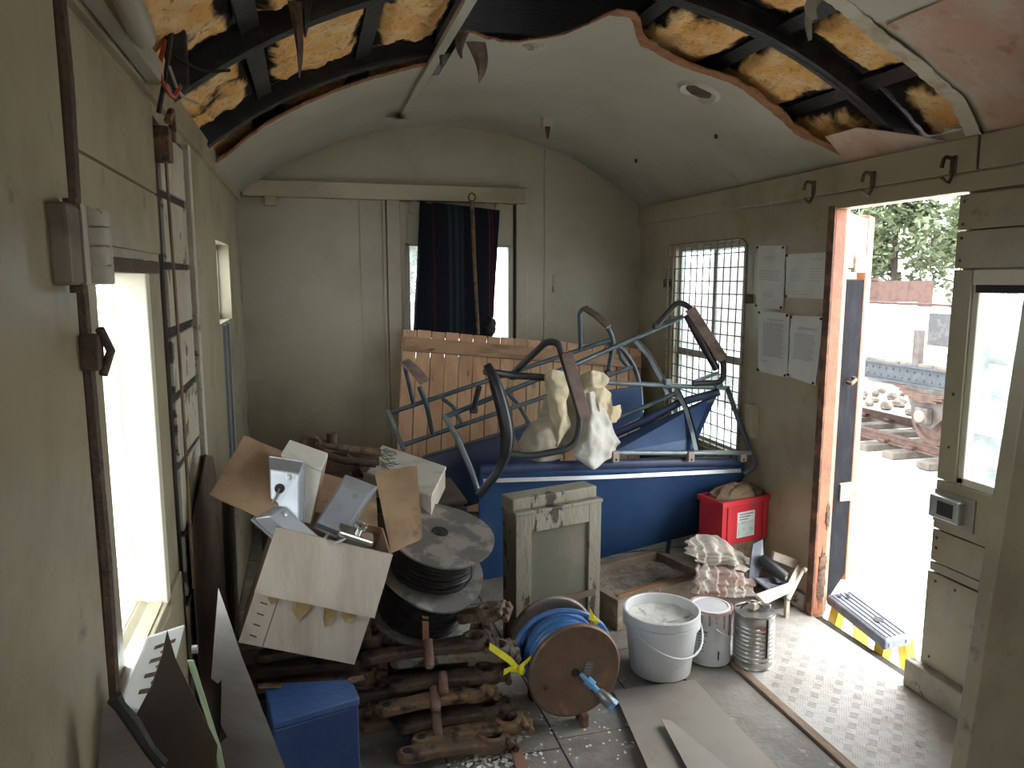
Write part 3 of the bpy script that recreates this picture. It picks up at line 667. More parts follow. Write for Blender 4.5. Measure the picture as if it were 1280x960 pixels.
for yc in (9.78, 12.7):
    wv = fw.part('wheel', MB().lathe([(.10, -.10), (.14, -.07), (.14, -.02), (.40, -.02), (.43, -.07), (.50, -.07), (.50, .06), (.53, .06), (.53, .09), (.38, .09), (.14, .05), (.10, .08)], 40, tr(10.03, yc, GZ+.27+.50) @ rot('Y', 90)), RAIL, True)
    pts = [(9.80, yc-.52, zb_), (9.80, yc+.52, zb_), (9.80, yc+.30, -.62), (9.80, yc+.12, -.80), (9.80, yc-.12, -.80), (9.80, yc-.30, -.62)]
    fw.part('axle_guard', MB().slab(pts, .03, (1, 0, 0)), GREYIRON)
    ab = fw.part('axle_box', MB().box(9.66, 9.80, yc-.13, yc+.13, -.74, -.46), GREYIRON, bevel=.03)
    fw.part('axle_cap', MB().lathe([(.10, 0), (.10, .03), (.06, .05)], 20, tr(9.66, yc, -.60) @ rot('Y', -90)), mat('cream_cap', (.25, .19, .11), .6) if 'cream_cap' not in MATS else MATS['cream_cap'], True, under=ab)
    for k in range(4):
        L_ = .62-.11*k; zz_ = -.27-.035*k
        fw.part('spring_leaf', MB().strip([(9.72, yc-L_, zz_+.09*(L_/.62)**2), (9.72, yc-L_*.5, zz_+.02), (9.72, yc, zz_), (9.72, yc+L_*.5, zz_+.02), (9.72, yc+L_, zz_+.09*(L_/.62)**2)], (.045, 0, 0), .03, (0, 0, 1)), RAIL)
for y in (8.9, 10.15, 11.6):
    fw.part('stanchion', B(xs_-.03, xs_+.08, y-.07, y+.07, zt, zt+.62), GREYIRON, bevel=.01)
fw.part('drawbar_tube', MB().tube([(10.3, 8.5, .42), (10.6, 10.0, .42)], .12, 16), GREYIRON, True)
fw.done()
WHITE = mat('bleached_white_paint', (.72, .70, .66), .6, 0, (.62, .58, .52), 3, .4, .7)
lw = Thing('open_wagon', 'white low sided open wagon beyond the flat chassis', 'wagon')
for k in range(4): lw.part('side_plank', B(16.0, 16.06, 10.5, 19.4, -.75+.42*k, -.75+.42*k+.40), WHITE, bevel=.01)
lw.part('capping_rail', B(15.97, 16.10, 10.5, 19.4, .93, 1.0), RAIL, bevel=.01)
lw.part('end_board', B(16.06, 18.6, 19.3, 19.4, -.75, .93), WHITE)
lw.part('floor_board', B(16.0, 18.6, 10.5, 19.4, -.85, -.75), DECK)
lw.part('panel', B(15.95, 16.0, 15.4, 16.1, -.1, .75), mat('grey_wagon_panel', (.06, .062, .066), .6, 0, (.10, .10, .10), 6))
for y in (11.5, 14, 16.6, 19.0): lw.part('stanchion', B(15.93, 16.0, y-.06, y+.06, -.85, .93), WHITE, bevel=.01)
for y in (12, 17.8): lw.part('wheel', MB().lathe([(.45, -.05), (.45, .05)], 28, tr(16.4, y, GZ+.5) @ rot('Y', 90)), RAIL, True)
lw.done()
bw = Thing('tipper_wagon', 'rust brown hopper wagon below the trees', 'wagon')
BR = mat('rust_brown_wagon', (.075, .036, .027), .7, 0, (.05, .024, .018), 4)
for k in range(3): bw.part('side_plank', B(19.0, 19.06, 21.5, 27.5, -.2+.6*k, .39+.6*k), BR, bevel=.01)
bw.part('end_board', B(19.06, 21.4, 21.5, 21.56, -.2, 1.6), BR)
bw.part('capping_rail', B(18.96, 19.1, 21.5, 27.5, 1.6, 1.68), BR)
bw.part('underframe', B(19.2, 21.2, 21.6, 27.4, -.6, -.2), DARKRUST)
for y in (22.6, 26.4): bw.part('wheel', MB().lathe([(.5, -.06), (.5, .06)], 28, tr(19.3, y, GZ+.5) @ rot('Y', 90)), RAIL, True)
bw.done()
gv = Thing('goods_van', 'pale pink and white goods van seen through the caged window', 'wagon')
PV = mat('pale_pink_van', (.20, .13, .11), .6, 0, (.15, .10, .085), 3)
for k in range(6): gv.part('side_plank', B(10.0, 10.05, 17.0, 25.0, .0+.2*k, .19+.2*k), PV, bevel=.008)
gv.part('upper_side', B(10.0, 10.05, 17.0, 25.0, 1.2, 2.05), WHITE)
gv.part('end_board', B(10.05, 12.4, 17.0, 17.05, .0, 2.1), PV)
gv.part('roof', MB().grid([[Vector((9.9+2.6*i/10, y, 2.05+.35*math.sin(math.pi*i/10))) for y in (16.9, 25.1)] for i in range(11)], .04, (0, 0, 1)), WHITE, True)
gv.part('solebar', B(10.02, 10.1, 17.0, 25.0, -.3, -.02), BLUEGREY)
for y in (18.6, 23.4): gv.part('wheel', MB().lathe([(.5, -.06), (.5, .06)], 28, tr(10.1, y, GZ+.77) @ rot('Y', 90)), RAIL, True)
gv.done()
# scrap heap: pale stones one by one
STONE = mat('pale_stone', (.15, .13, .11), .9, 0, (.07, .058, .048), 5, .4, .65)
r = random.Random(12)
for i in range(24):
    y = 12.9+.62*(i % 6)+.31*(i//6 % 2)+r.uniform(-.1, .1); x = 13.0+.62*(i//6)+r.uniform(-.1, .1); s_ = r.uniform(.10, .26)
    z = GZ+s_*.45
    solo('scrap_stone', 'pale angular stone in the heap behind the flat wagon', 'stone', MB().blob((x, y, z), (s_, s_*.8, s_*.6), 7, 5, .5, 2, rot('Z', r.uniform(0, 90)), i), STONE, group='stones heaped behind the flat wagon')
# trees
LEAFM = mat('pale_green_leaf', (.095, .125, .06), .6, 0, (.13, .16, .085), .6, .4, .65)
LEAFY = mat('olive_scrub_leaf', (.13, .12, .07), .7, 0, (.10, .105, .06), .5, .4, .65)
BARK = mat('bark', (.05, .038, .03), .9)
def tree(x, y, h, rad, label, seed, lm=LEAFM, nl=5200, low=.28, name='tree', cat='tree', grp='trees beyond the yard', ls=.22):
    t = Thing(name, label, cat, grp); r = random.Random(seed)
    if low > .1: t.part('trunk', MB().tube([(x, y, GZ-.1), (x+.1, y, GZ+h*.4), (x, y+.1, GZ+h*.85)], [.05*h*.6, .03*h*.6, .01*h], 8), BARK, True)
    m = MB(); cl = []
    for k in range(16):
        a = r.uniform(0, 6.28); q = r.uniform(0, .75); zz = r.uniform(low, .95)
        wf = math.sin(min(1, (1.05-zz)/(1.05-low)*1.15)*math.pi*.55)
        cl.append((Vector((x+math.cos(a)*rad*q*wf, y+math.sin(a)*rad*q*wf, GZ+h*zz)), rad*r.uniform(.28, .5)))
    for i in range(nl):
        c, cr = r.choice(cl); d_ = Vector((r.gauss(0, 1), r.gauss(0, 1), r.gauss(0, 1))).normalized()*cr*r.uniform(.6, 1.0); p = c+d_
        u_ = Vector((r.gauss(0, 1), r.gauss(0, 1), r.gauss(0, .6))).normalized(); v_ = u_.cross(Vector((r.gauss(0, 1), r.gauss(0, 1), 1))).normalized(); s_ = ls*r.uniform(.6, 1.3)
        m.add([p-u_*s_, p+v_*s_*.5, p+u_*s_, p-v_*s_*.5], [(0, 1, 2, 3)])
    t.part('crown', m, lm); t.done()
TR = [(31, 34, 9.5, 3.4, 'tall pale green tree beyond the white wagon'), (40, 34.5, 11.5, 3.6, 'broad green tree filling the doorway view'), (31, 28.5, 9, 3.0, 'leafy tree over the scrub bank'), (38, 44, 11.5, 3.8, 'tall tree behind the brown hopper wagon'),
      (22, 40, 8, 3.4, 'round tree beyond the pink goods van'), (27, 46, 9, 3.6, 'tree standing behind the pink goods van'), (17, 38, 7, 3.0, 'tree at the far end of the goods van'),
      (38, 23.5, 9.5, 3.2, 'tree seen through the closed door leaf window'), (-9, 46, 8, 3.6, 'dark tree far along the yard past the side window'), (-5, 56, 9, 4, 'tall tree far along the yard past the side window'), (6, 48, 7, 3.5, 'tree seen past the dark cushion in the end window')]
for i, (x, y, h, rd, lb) in enumerate(TR): tree(x, y, h, rd, lb, i+1)
SC = [(24.5, 27), (25, 22.8), (27.5, 31.5), (22.5, 31), (29.5, 26), (30, 20.5), (20, 35.5)]
for i, (x, y) in enumerate(SC): tree(x, y, 2.6, 1.9, 'low olive scrub bush on the bank under the trees', 40+i, LEAFY, 900, .05, 'scrub_bush', 'bush', 'scrub bushes on the bank', .16)
# yellow step ladder standing outside the doorway
sl = Thing('step_ladder', 'yellow step ladder with a grey top cap outside the doorway', 'ladder')
YEL = mat('yellow_fibreglass', (.85, .62, .02), .45, 0, (.75, .50, .02), 8)
CAP = mat('slate_plastic', (.13, .15, .19), .5, 0, (.20, .22, .25), 9)
zt = .075
c0 = at_z(1033, 743, zt); c1 = at_z(1064, 737, zt); c2 = at_z(1141, 793, zt)
ux = (c1-c0).normalized(); uy = (c2-c1); LY = uy.length; uy.normalize(); uz = Vector((0, 0, 1)); wdt = (c1-c0).length
Ml = frame(c0, uy, ux*-1.0) if False else Matrix(((uy.x, ux.x, 0, c0.x), (uy.y, ux.y, 0, c0.y), (0, 0, 1, c0.z), (0, 0, 0, 1)))
LX = LY
cap = sl.part('top_cap', MB().box(0, LX, 0, wdt, -.05, 0, Ml), CAP, bevel=.012)
for k in range(5): sl.part('cap_rib', MB().box(.02, LX-.02, wdt*(.16+.17*k)-.006, wdt*(.16+.17*k)+.006, -.002, .004, Ml), CAP, under=cap)
for a_, b_, rr_ in ((.1, .3, .012), (.16, .5, .012), (.1, .62, .010), (.66, .55, .026)):
    sl.part('tool_hole', MB().lathe([(rr_, 0), (rr_, .0055)], 16, Ml @ tr(LX*a_, wdt*b_, 0)), SOOT, under=cap)
for e in (0.06, LX-.06):
    for f_, o_ in ((.02, -.28), (wdt-.02, .30)):
        m_ = MB(); top = Vector((e, f_, -.04)); bot = Vector((e+(-.10 if e < .2 else .10), f_+o_, GZ-c0.z))
        for k in (-1, 1): m_.strip([Ml @ (top+Vector((.028*k, 0, 0))), Ml @ (bot+Vector((.028*k, 0, 0)))], Ml.to_3x3() @ Vector((.004, 0, 0)), .05, Ml.to_3x3() @ Vector((0, 1, 0)))
        m_.strip([Ml @ top, Ml @ bot], Ml.to_3x3() @ Vector((.03, 0, 0)), .008, Ml.to_3x3() @ Vector((0, 1, 0)))
        sl.part('rail', m_, YEL)
for k in range(1, 5):
    z_ = (GZ-c0.z)*k/5; f_ = .02-.28*k/5; sp = .10*k/5
    sl.part('tread', MB().box(.06-sp, LX-.06+sp, f_-.03, f_+.05, z_-.03, z_, Ml), YEL, bevel=.004)
for f_ in (.03, wdt-.03):
    sl.part('bolt', MB().lathe([(.010, 0), (.008, .006)], 10, Ml @ tr(LX, f_, -.025) @ rot('Y', 90)), ALU)
sl.done()
# ================================================================ THINGS IN THE CARRIAGE
def ridge(q): return 1-2*abs(noise.noise(q))
def lump(c, rad, seed, seg=48, ring=30, amp=.22, fr=2.4, M=None, flat=None):
    m = MB().blob((0, 0, 0), rad, seg, ring)
    out = []
    for p in m.v:
        d = Vector((p.x/rad[0], p.y/rad[1], p.z/rad[2])); q = d*fr+Vector((seed*3.1, seed*1.7, seed*.9))
        k = 1+amp*(.7*ridge(q)+.45*ridge(q*2.1+Vector((5, 1, 2)))+.2*noise.noise(q*4.5)); p2 = Vector((p.x*k, p.y*k, p.z*k))
        if flat is not None: p2.z = max(p2.z, flat)
        p2 = (M @ p2) if M else p2; out.append(p2+Vector(c))
    m.v = out; return m
def boxm(M, x0, x1, y0, y1, z0, z1): return MB().box(x0, x1, y0, y1, z0, z1, M)

# ---- boarded wooden door leaning on the end wall
PLK = [mat('pine_board_%s' % n_, c, .6, 0, c2, 3, .4, .65, (.13, .07, .04), 3.5, .58, .76, .25, 30, (5, 5, .9)) for n_, c, c2 in (('light', (.58, .35, .20), (.50, .28, .15)), ('mid', (.52, .30, .165), (.45, .24, .125)), ('warm', (.60, .33, .175), (.47, .26, .14)))]
TLc = at_y(503, 411, 4.72); TRc = at_y(800, 436, 4.72)
ux = (TRc-TLc).normalized(); dn = Vector((-.06, -.24, -1)); nb = ux.cross(dn).normalized(); dn = nb.cross(ux).normalized()
if dn.z > 0: dn = -dn
nf = Vector((0, -1, 0)); nf = (nf-ux*nf.dot(ux)-dn*nf.dot(dn)).normalized()
Mb = Matrix(((ux.x, dn.x, nf.x, TLc.x), (ux.y, dn.y, nf.y, TLc.y), (ux.z, dn.z, nf.z, TLc.z), (0, 0, 0, 1)))
wd = Thing('boarded_door', 'orange-brown tongue and groove plank door leaning on the end wall', 'door')
bwid = (TRc-TLc).length; nbp = 18; hgt = 1.14
r = random.Random(2)
for i in range(nbp):
    a, b = bwid*i/nbp, bwid*(i+1)/nbp
    hh = min(hgt, (TLc.z+ux.z*a-.03)/abs(dn.z))
    wd.part('plank', boxm(Mb, a+.0025, b-.0025, r.uniform(0, .006), hh, 0, .022+r.uniform(-.001, .002)), PLK[r.randrange(3)], bevel=.004)
wd.part('ledge', boxm(Mb, .01, bwid-.01, .055, .145, .022, .045), mat('stained_ledge', (.40, .23, .125), .65, 0, (.24, .13, .07), 5, .42, .65, (.08, .05, .03), 6, .62, .74, .2, 30, (1, 5, 5)), bevel=.004, label='dark edged horizontal ledge board')
wd.part('ledge', boxm(Mb, .01, bwid-.01, .80, .90, .022, .045), PLK[1], bevel=.004)
wd.done()

# ---- dark striped seat cushion standing in front of the end window
CUM = bpy.data.materials.new('striped_moquette'); CUM.use_nodes = True
nt = CUM.node_tree; N = nt.nodes; L = nt.links; bs = N['Principled BSDF']; bs.inputs['Roughness'].default_value = .95; bs.inputs['Specular IOR Level'].default_value = .1
tc = N.new('ShaderNodeTexCoord'); sx = N.new('ShaderNodeSeparateXYZ'); L.new(tc.outputs['Object'], sx.inputs[0])
mr = N.new('ShaderNodeMapRange'); mr.inputs['From Min'].default_value = -.28; mr.inputs['From Max'].default_value = .28; L.new(sx.outputs['X'], mr.inputs['Value'])
cr = N.new('ShaderNodeValToRGB'); cr.color_ramp.interpolation = 'CONSTANT'; L.new(mr.outputs[0], cr.inputs[0])
e = cr.color_ramp.elements; e[0].position = 0; e[0].color = (.010, .011, .017, 1); e[1].position = .20; e[1].color = (.05, .012, .014, 1)
for p_, c_ in ((.215, (.010, .011, .017)), (.38, (.022, .03, .035)), (.42, (.012, .014, .02)), (.46, (.024, .03, .034)), (.50, (.014, .018, .024)), (.53, (.02, .027, .03)), (.56, (.010, .011, .017)), (.86, (.13, .02, .025)), (.875, (.010, .011, .017)), (.90, (.09, .016, .02)), (.91, (.010, .011, .017))):
    el = e.new(p_); el.color = (*c_, 1)
L.new(cr.outputs[0], bs.inputs['Base Color'])
cu = Thing('seat_cushion', 'dark striped bench seat cushion standing before the end window', 'cushion')
q = [at_y(*p, 4.765) for p in ((529, 250), (627, 262), (617, 425), (520, 422))]
rows = []
for i in range(15):
    s_ = i/14; row = []
    for j in range(13):
        t_ = j/12; p = q[0].lerp(q[3], s_).lerp(q[1].lerp(q[2], s_), t_)
        ed = min(1, min(t_, 1-t_)*7, min(s_, 1-s_)*9); p = p+Vector((0, .045*(1-ed)**2+.012*noise.noise(Vector((i*.5, j*.5, 3))), -.012 if 0 < j < 2 and i == 0 else 0)); row.append(p)
    rows.append(row)
cu.part('cushion_pad', MB().grid(rows, .095, (0, 1, 0)), CUM, True)
cu.part('frayed_corner', lump(q[2]+Vector((-.02, .02, .09)), (.03, .03, .05), 4, 20, 14, .5, 3), SOOT, True)
cu.done()
rd = Thing('iron_rod', 'thin rusty rod with a looped end hanging over the dark cushion', 'rod')
a, b = at_y(590, 249, 4.735), at_y(598, 418, 4.645)
rd.part('shaft', MB().tube([a+Vector((0, 0, -.02)), a.lerp(b, .5)+Vector((-.004, .0, 0)), b], [.014, .012, .010], 8), RUST, True)
rd.part('loop', MB().tube([a+Vector((.022*math.cos(k*.6), 0, .012+.026*math.sin(k*.6))) for k in range(11)], .006, 6, True), RUST, True)
rd.done()

# ---- seat frames
TUBE = mat('blue_grey_tube_paint', (.085, .115, .14), .38, .3, (.13, .16, .18), 9, .4, .65, (.5, .5, .47), 45, .72, .76)
TUBEL = mat('worn_light_tube', (.26, .31, .33), .38, .4, (.16, .20, .22), 9, .4, .65, (.5, .5, .47), 45, .70, .75)
DKTUBE = mat('dark_arm_tube', (.035, .037, .042), .4, .1, (.06, .055, .05), 9)
PADM = mat('brown_arm_pad', (.085, .05, .04), .65, 0, (.13, .08, .06), 12, .4, .65, (.45, .40, .34), 50, .70, .74)
PADL = mat('pale_worn_pad', (.26, .20, .17), .65, 0, (.18, .12, .09), 14, .4, .65, (.5, .45, .38), 40, .68, .74)
BLUE = mat('blue_seat_panel', (.028, .075, .19), .42, .1, (.045, .10, .22), 5, .4, .7, (.55, .58, .6), 34, .74, .77)
NAVY = mat('navy_vinyl', (.018, .032, .085), .4, 0, (.035, .055, .12), 8, .4, .7, (.5, .52, .55), 40, .73, .77)
BLACKV = mat('black_vinyl', (.012, .013, .016), .35, 0, (.03, .03, .034), 10, .5, .7)
def ypts(l): return [at_y(u, v, y) for u, v, y in l]
fb = Thing('bench_seat', 'blue-grey tubular double seat frame lying before the plank door', 'seat', 'stripped seat frames')
R1 = .0135
fb.part('rail', MB().tube(ypts([(488, 516, 4.2), (606, 477, 4.2), (762, 425, 4.2)]), R1, 12), TUBE, True)
fb.part('rail', MB().tube(ypts([(505, 556, 4.1), (640, 510, 4.1), (790, 459, 4.12)]), R1, 12), TUBE, True)
fb.part('end_tube', MB().tube(ypts([(485, 513, 4.2), (505, 563, 4.08)]), R1*.95, 12), TUBEL, True)
fb.part('end_tube', MB().tube(fillet(ypts([(760, 426, 4.2), (778, 436, 4.18), (793, 458, 4.15), (800, 480, 4.1), (802, 516, 4.05)]), .12, 5), R1, 12), TUBE, True)
for l in ([(553, 498, 4.2), (566, 508, 4.17), (577, 530, 4.1)], [(634, 490, 4.2), (648, 506, 4.15), (661, 528, 4.08)], [(774, 436, 4.19), (776, 448, 4.16), (786, 460, 4.12)]):
    fb.part('crossbar', MB().tube(ypts(l), R1*.9, 10), TUBE, True)
arm = fb.part('arm_tube', MB().tube(fillet(ypts([(517, 505, 4.2), (506, 458, 4.15), (509, 455, 4.08)]), .02), R1*.9, 10).tube(fillet(ypts([(524, 484, 3.98), (533, 505, 4.0), (541, 543, 4.1)]), .05), R1, 10), TUBE, True)
pa, pb = at_y(505, 453, 4.13), at_y(531, 479, 3.98)
fb.part('arm_pad', MB().strip([pa, pa.lerp(pb, .5)+Vector((0, 0, .012)), pb], (.028, .02, .008), .014, (0, 0, 1)), PADL, bevel=.004, under=arm)
arm = fb.part('arm_tube', MB().tube(fillet(ypts([(726, 438, 4.2), (724, 390, 4.15), (732, 384, 4.12), (760, 409, 4.02), (767, 426, 4.02), (760, 466, 4.1)]), .04), R1, 10), TUBE, True)
pa, pb = at_y(730, 386, 4.10), at_y(761, 410, 4.0)
fb.part('arm_pad', MB().strip([pa, pa.lerp(pb, .5)+Vector((0, 0, .010)), pb], (.022, .016, .008), .014, (0, 0, 1)), PADM, bevel=.004, under=arm)
sp = fb.part('seat_panel', MB().slab(ypts([(528, 572, 4.05), (617, 545, 4.05), (700, 519, 4.05), (700, 600, 3.98), (560, 640, 3.98)]), .02, (0, 1, 0)), NAVY)
fb.part('panel_lip', MB().tube(ypts([(528, 572, 4.04), (617, 545, 4.04), (700, 518, 4.04)]), .011, 8), TUBE, True, under=sp)
fb.part('seat_panel', MB().slab(ypts([(762, 488, 4.02), (800, 483, 4.02), (804, 520, 3.98), (764, 540, 3.98)]), .02, (0, 1, 0)), BLUE)
fb.part('foot', MB().tube([at_y(560, 630, 4.0), Vector((at_y(560, 630, 4.0).x, 4.0, .0))], R1, 10).tube([at_y(700, 590, 4.0), Vector((at_y(700, 590, 4.0).x, 4.0, .0))], R1, 10), TUBE, True)
fb.done()

fa = Thing('bench_seat', 'tipped up double seat with big blue back panel and looped arms', 'seat', 'stripped seat frames')
fa.part('rail', MB().tube(ypts([(557, 521, 3.62), (640, 487, 3.68), (720, 455, 3.74), (853, 396, 3.84)]), R1, 12), TUBE, True)
fa.part('rail', MB().tube(ypts([(758, 478, 3.70), (835, 482, 3.66), (911, 485, 3.60)]), R1, 12), TUBEL, True)
fa.part('rail', MB().tube(ypts([(770, 566, 3.40), (850, 566, 3.40), (938, 566, 3.385)]), .0125, 12), TUBEL, True)
fa.part('rail', MB().tube(ypts([(772, 522, 3.72), (812, 506, 3.70), (848, 490, 3.66)]), R1, 12), TUBE, True)
fa.part('end_tube', MB().tube(ypts([(555, 519, 3.62), (572, 548, 3.52), (590, 590, 3.42), (597, 612, 3.38)]), R1, 12), TUBEL, True)
fa.part('end_tube', MB().tube(fillet(ypts([(909, 485, 3.60), (925, 530, 3.49), (939, 568, 3.39), (944, 581, 3.36), (930, 592, 3.37)]), .03), R1, 12), TUBE, True)
for l in ([(795, 426, 3.80), (812, 446, 3.76), (826, 472, 3.70), (835, 492, 3.66)], [(846, 487, 3.66), (858, 512, 3.56), (866, 540, 3.46), (871, 564, 3.40)]):
    p = ypts(l); fa.part('spring_strap', MB().strip(p, (.016, .003, .006), .004, (0, -1, 0)), TUBEL)
    p2 = [x+Vector((.012, -.004, .004)) for x in p]; fa.part('spring_edge', MB().tube(p2, .004, 6), BLACKV, True)
for u in (769, 863, 928):
    c = at_y(u, 571, 3.39); k = fa.part('bracket', MB().box(c.x-.018, c.x+.018, c.y-.014, c.y+.016, c.z-.025, c.z+.03), mat('pale_bracket', (.34, .30, .27), .55, .3) if 'pale_bracket' not in MATS else MATS['pale_bracket'], bevel=.003)
    fa.part('bolt_hole', MB().lathe([(.006, 0), (.006, .002)], 8, tr(c.x, c.y-.0145, c.z-.012) @ rot('X', 90)), SOOT, under=k)
for (u, v, y) in ((834, 478, 3.655), (898, 482, 3.60), (820, 407, 3.80), (641, 470, 3.55), (592, 512, 3.6), (760, 467, 3.69)):
    c = at_y(u, v, y); fa.part('clamp', MB().box(c.x-.02, c.x+.02, c.y-.02, c.y+.02, c.z-.018, c.z+.018, None), TUBEL if u > 820 else DKTUBE, bevel=.008)
# right hand arm loop
al = fa.part('arm_tube', MB().tube(fillet(ypts([(818, 409, 3.80), (847, 377, 3.74), (862, 383, 3.70), (905, 452, 3.58), (904, 478, 3.58), (866, 479, 3.60)]), .05), .016, 12), DKTUBE, True)
fa.part('arm_stub', MB().tube(ypts([(868, 477, 3.60), (898, 466, 3.585)]), .010, 8), TUBEL, True)
p = ypts([(862, 386, 3.675), (880, 414, 3.625), (904, 450, 3.56)])
fa.part('arm_pad', MB().strip(p, (.030, .004, .012), .012, (0, -1, 0)), PADL, bevel=.004, under=al)
p = ypts([(858, 394, 3.68), (874, 422, 3.63), (896, 462, 3.58)]); fa.part('arm_cushion', MB().tube(p, [.018, .024, .020], 10), BLACKV, True, under=al)
# centre arm loop
al = fa.part('arm_tube', MB().tube(fillet(ypts([(640, 468, 3.55), (683, 427, 3.42), (698, 428, 3.38), (726, 522, 3.30), (721, 552, 3.30), (708, 562, 3.30), (665, 570, 3.32), (636, 568, 3.32)]), .05), .017, 12), DKTUBE, True)
p = ypts([(707, 440, 3.35), (718, 478, 3.32), (731, 522, 3.285)])
fa.part('arm_pad', MB().strip(p, (.030, .004, .006), .014, (0, -1, 0)), PADM, bevel=.004, under=al)
fa.part('arm_bar', MB().tube(ypts([(606, 464, 3.45), (640, 469, 3.5), (682, 472, 3.5)]), .018, 10), DKTUBE, True)
fa.part('arm_bar', MB().tube(ypts([(592, 510, 3.55), (599, 484, 3.45)]), .014, 10), DKTUBE, True)
# left hand curved padded arm
p = fillet(ypts([(609, 456, 3.30), (618, 474, 3.27), (630, 515, 3.24), (636, 552, 3.22), (626, 586, 3.22), (598, 620, 3.22)]), .09, 5)
n_ = len(p); fa.part('arm_cushion', MB().tube(p, [.020+.014*math.sin(math.pi*min(1, i/(n_-1)*1.15)) for i in range(n_)], 12), BLACKV, True)
fa.part('arm_bracket', MB().slab(ypts([(628, 495, 3.33), (633, 520, 3.33), (652, 563, 3.33), (632, 563, 3.33)]), .006, (0, 1, 0)), PADM)
# big back panel with rolled lip and bright strip
pp = ypts([(600, 590, 3.415), (930, 578, 3.42), (932, 590, 3.425), (870, 667, 3.60), (746, 699, 3.62), (598, 726, 3.62)])
bp_ = fa.part('back_panel', MB().slab(pp, .02, (0, 1, .2)), BLUE)
fa.part('panel_lip', MB().tube(ypts([(600, 588, 3.43), (720, 582, 3.43), (850, 578, 3.43), (925, 578, 3.43)]), .028, 12, sy=.7), NAVY, True, under=bp_)
fa.part('bright_strip', MB().strip(ypts([(604, 601, 3.402), (760, 596, 3.402), (926, 588, 3.402)]), (0, .004, .009), .004, (0, -1, 0)), ALU, under=bp_)
fa.part('panel_edge', MB().tube(ypts([(933, 590, 3.41), (902, 628, 3.50), (870, 668, 3.60)]), .008, 8), SOOT, True, under=bp_)
pp = ypts([(764, 552, 3.72), (897, 492, 3.58), (874, 545, 3.46), (870, 563, 3.44), (764, 566, 3.46)])
sp = fa.part('seat_panel', MB().slab(pp, .015, (0, .6, -.6)), BLUE)
fa.part('panel_lip', MB().tube(ypts([(764, 545, 3.73), (808, 525, 3.68), (850, 503, 3.63), (899, 490, 3.58)]), .022, 10, sy=.6), NAVY, True, under=sp)
fa.part('bright_strip', MB().strip(ypts([(766, 556, 3.69), (830, 528, 3.63), (892, 499, 3.565)]), (0, .004, .006), .003, (0, -1, 0)), TUBEL, under=sp)
fa.part('foot', MB().tube([Vector((1.25, 3.72, .0)), Vector((1.25, 3.66, .30))], R1, 10).tube([Vector((1.95, 3.72, .0)), Vector((1.95, 3.66, .30))], R1, 10), TUBE, True)
fa.done()

# ---- canvas bag caught in the seat frame
CANV = mat('cream_canvas', (.66, .58, .40), .85, 0, (.55, .45, .28), 7, .4, .7, bump=.15)
CANW = mat('white_canvas', (.66, .65, .61), .8, 0, (.56, .53, .46), 7, .4, .7, bump=.15)
def facets(pts, faces, t_=.006, lv=3):
    """Folded cloth: facets between fold points, softened by subdivision."""
    bm = bmesh.new(); vs_ = [bm.verts.new(p) for p in pts]
    for f in faces: bm.faces.new([vs_[k] for k in f])
    for _ in range(lv): bmesh.ops.subdivide_edges(bm, edges=bm.edges[:], cuts=1, use_grid_fill=True); bmesh.ops.smooth_vert(bm, verts=[v for v in bm.verts if not v.is_boundary or _ == 2], factor=.3, use_axis_x=True, use_axis_y=True, use_axis_z=True)
    bm.verts.ensure_lookup_table(); m = MB(); n = len(bm.verts)
    for v in bm.verts: v.index = 0
    bm.verts.index_update()
    a = [v.co+Vector((.004*noise.noise(v.co*25), .040*(abs(noise.noise(v.co*11))-.2)+.014*(abs(noise.noise(v.co*29))-.2), 0)) for v in bm.verts]
    m.add(a, [tuple(v.index for v in f.verts) for f in bm.faces]); m.add([p+Vector((0, t_, 0)) for p in a], [tuple(reversed([v.index for v in f.verts])) for f in bm.faces])
    for e in bm.edges:
        if e.is_boundary: x, y = e.verts[0].index, e.verts[1].index; m.f.append((x, y, y+n, x+n))
    bm.free(); return m
bg_ = Thing('canvas_sack', 'crumpled cream canvas sack slumped over the tipped seat frame', 'sack')
GRC = mat('grey_cream_canvas', (.50, .46, .36), .85, 0, (.40, .35, .26), 7)
bg_.part('inner_heap', lump(at_y(712, 522, 3.56), (.15, .05, .14), 2, 48, 30, .2, 1.8), GRC, True)
bg_.part('slumped_side', facets(ypts([(648, 552, 3.50), (664, 528, 3.46), (690, 517, 3.48), (700, 530, 3.42), (672, 540, 3.38), (695, 556, 3.40), (705, 572, 3.44), (668, 566, 3.37), (652, 572, 3.46), (683, 580, 3.44)]),
         [(0, 1, 4), (1, 2, 3), (1, 3, 4), (3, 5, 4), (4, 5, 7), (0, 4, 7), (5, 6, 7), (0, 7, 8), (7, 6, 9), (7, 9, 8)]), GRC, 'soft')
bg_.part('left_fold', facets(ypts([(681, 466, 3.46), (690, 461, 3.42), (712, 466, 3.44), (716, 478, 3.40), (690, 494, 3.37), (708, 502, 3.42), (702, 525, 3.36), (714, 535, 3.42), (695, 560, 3.40), (684, 500, 3.46), (690, 530, 3.46)]),
         [(0, 1, 4), (1, 2, 3), (1, 3, 4), (3, 5, 4), (4, 5, 6), (5, 7, 6), (6, 7, 8), (0, 4, 9), (9, 4, 6), (9, 6, 10), (10, 6, 8)]), CANV, 'soft')
bg_.part('rolled_top', facets(ypts([(724, 470, 3.44), (740, 462, 3.40), (756, 466, 3.42), (762, 474, 3.40), (756, 484, 3.36), (742, 480, 3.34), (738, 491, 3.38), (724, 494, 3.42)]),
         [(0, 1, 5), (1, 2, 5), (2, 3, 4), (2, 4, 5), (0, 5, 7), (5, 6, 7), (5, 4, 6)]), CANV, 'soft')
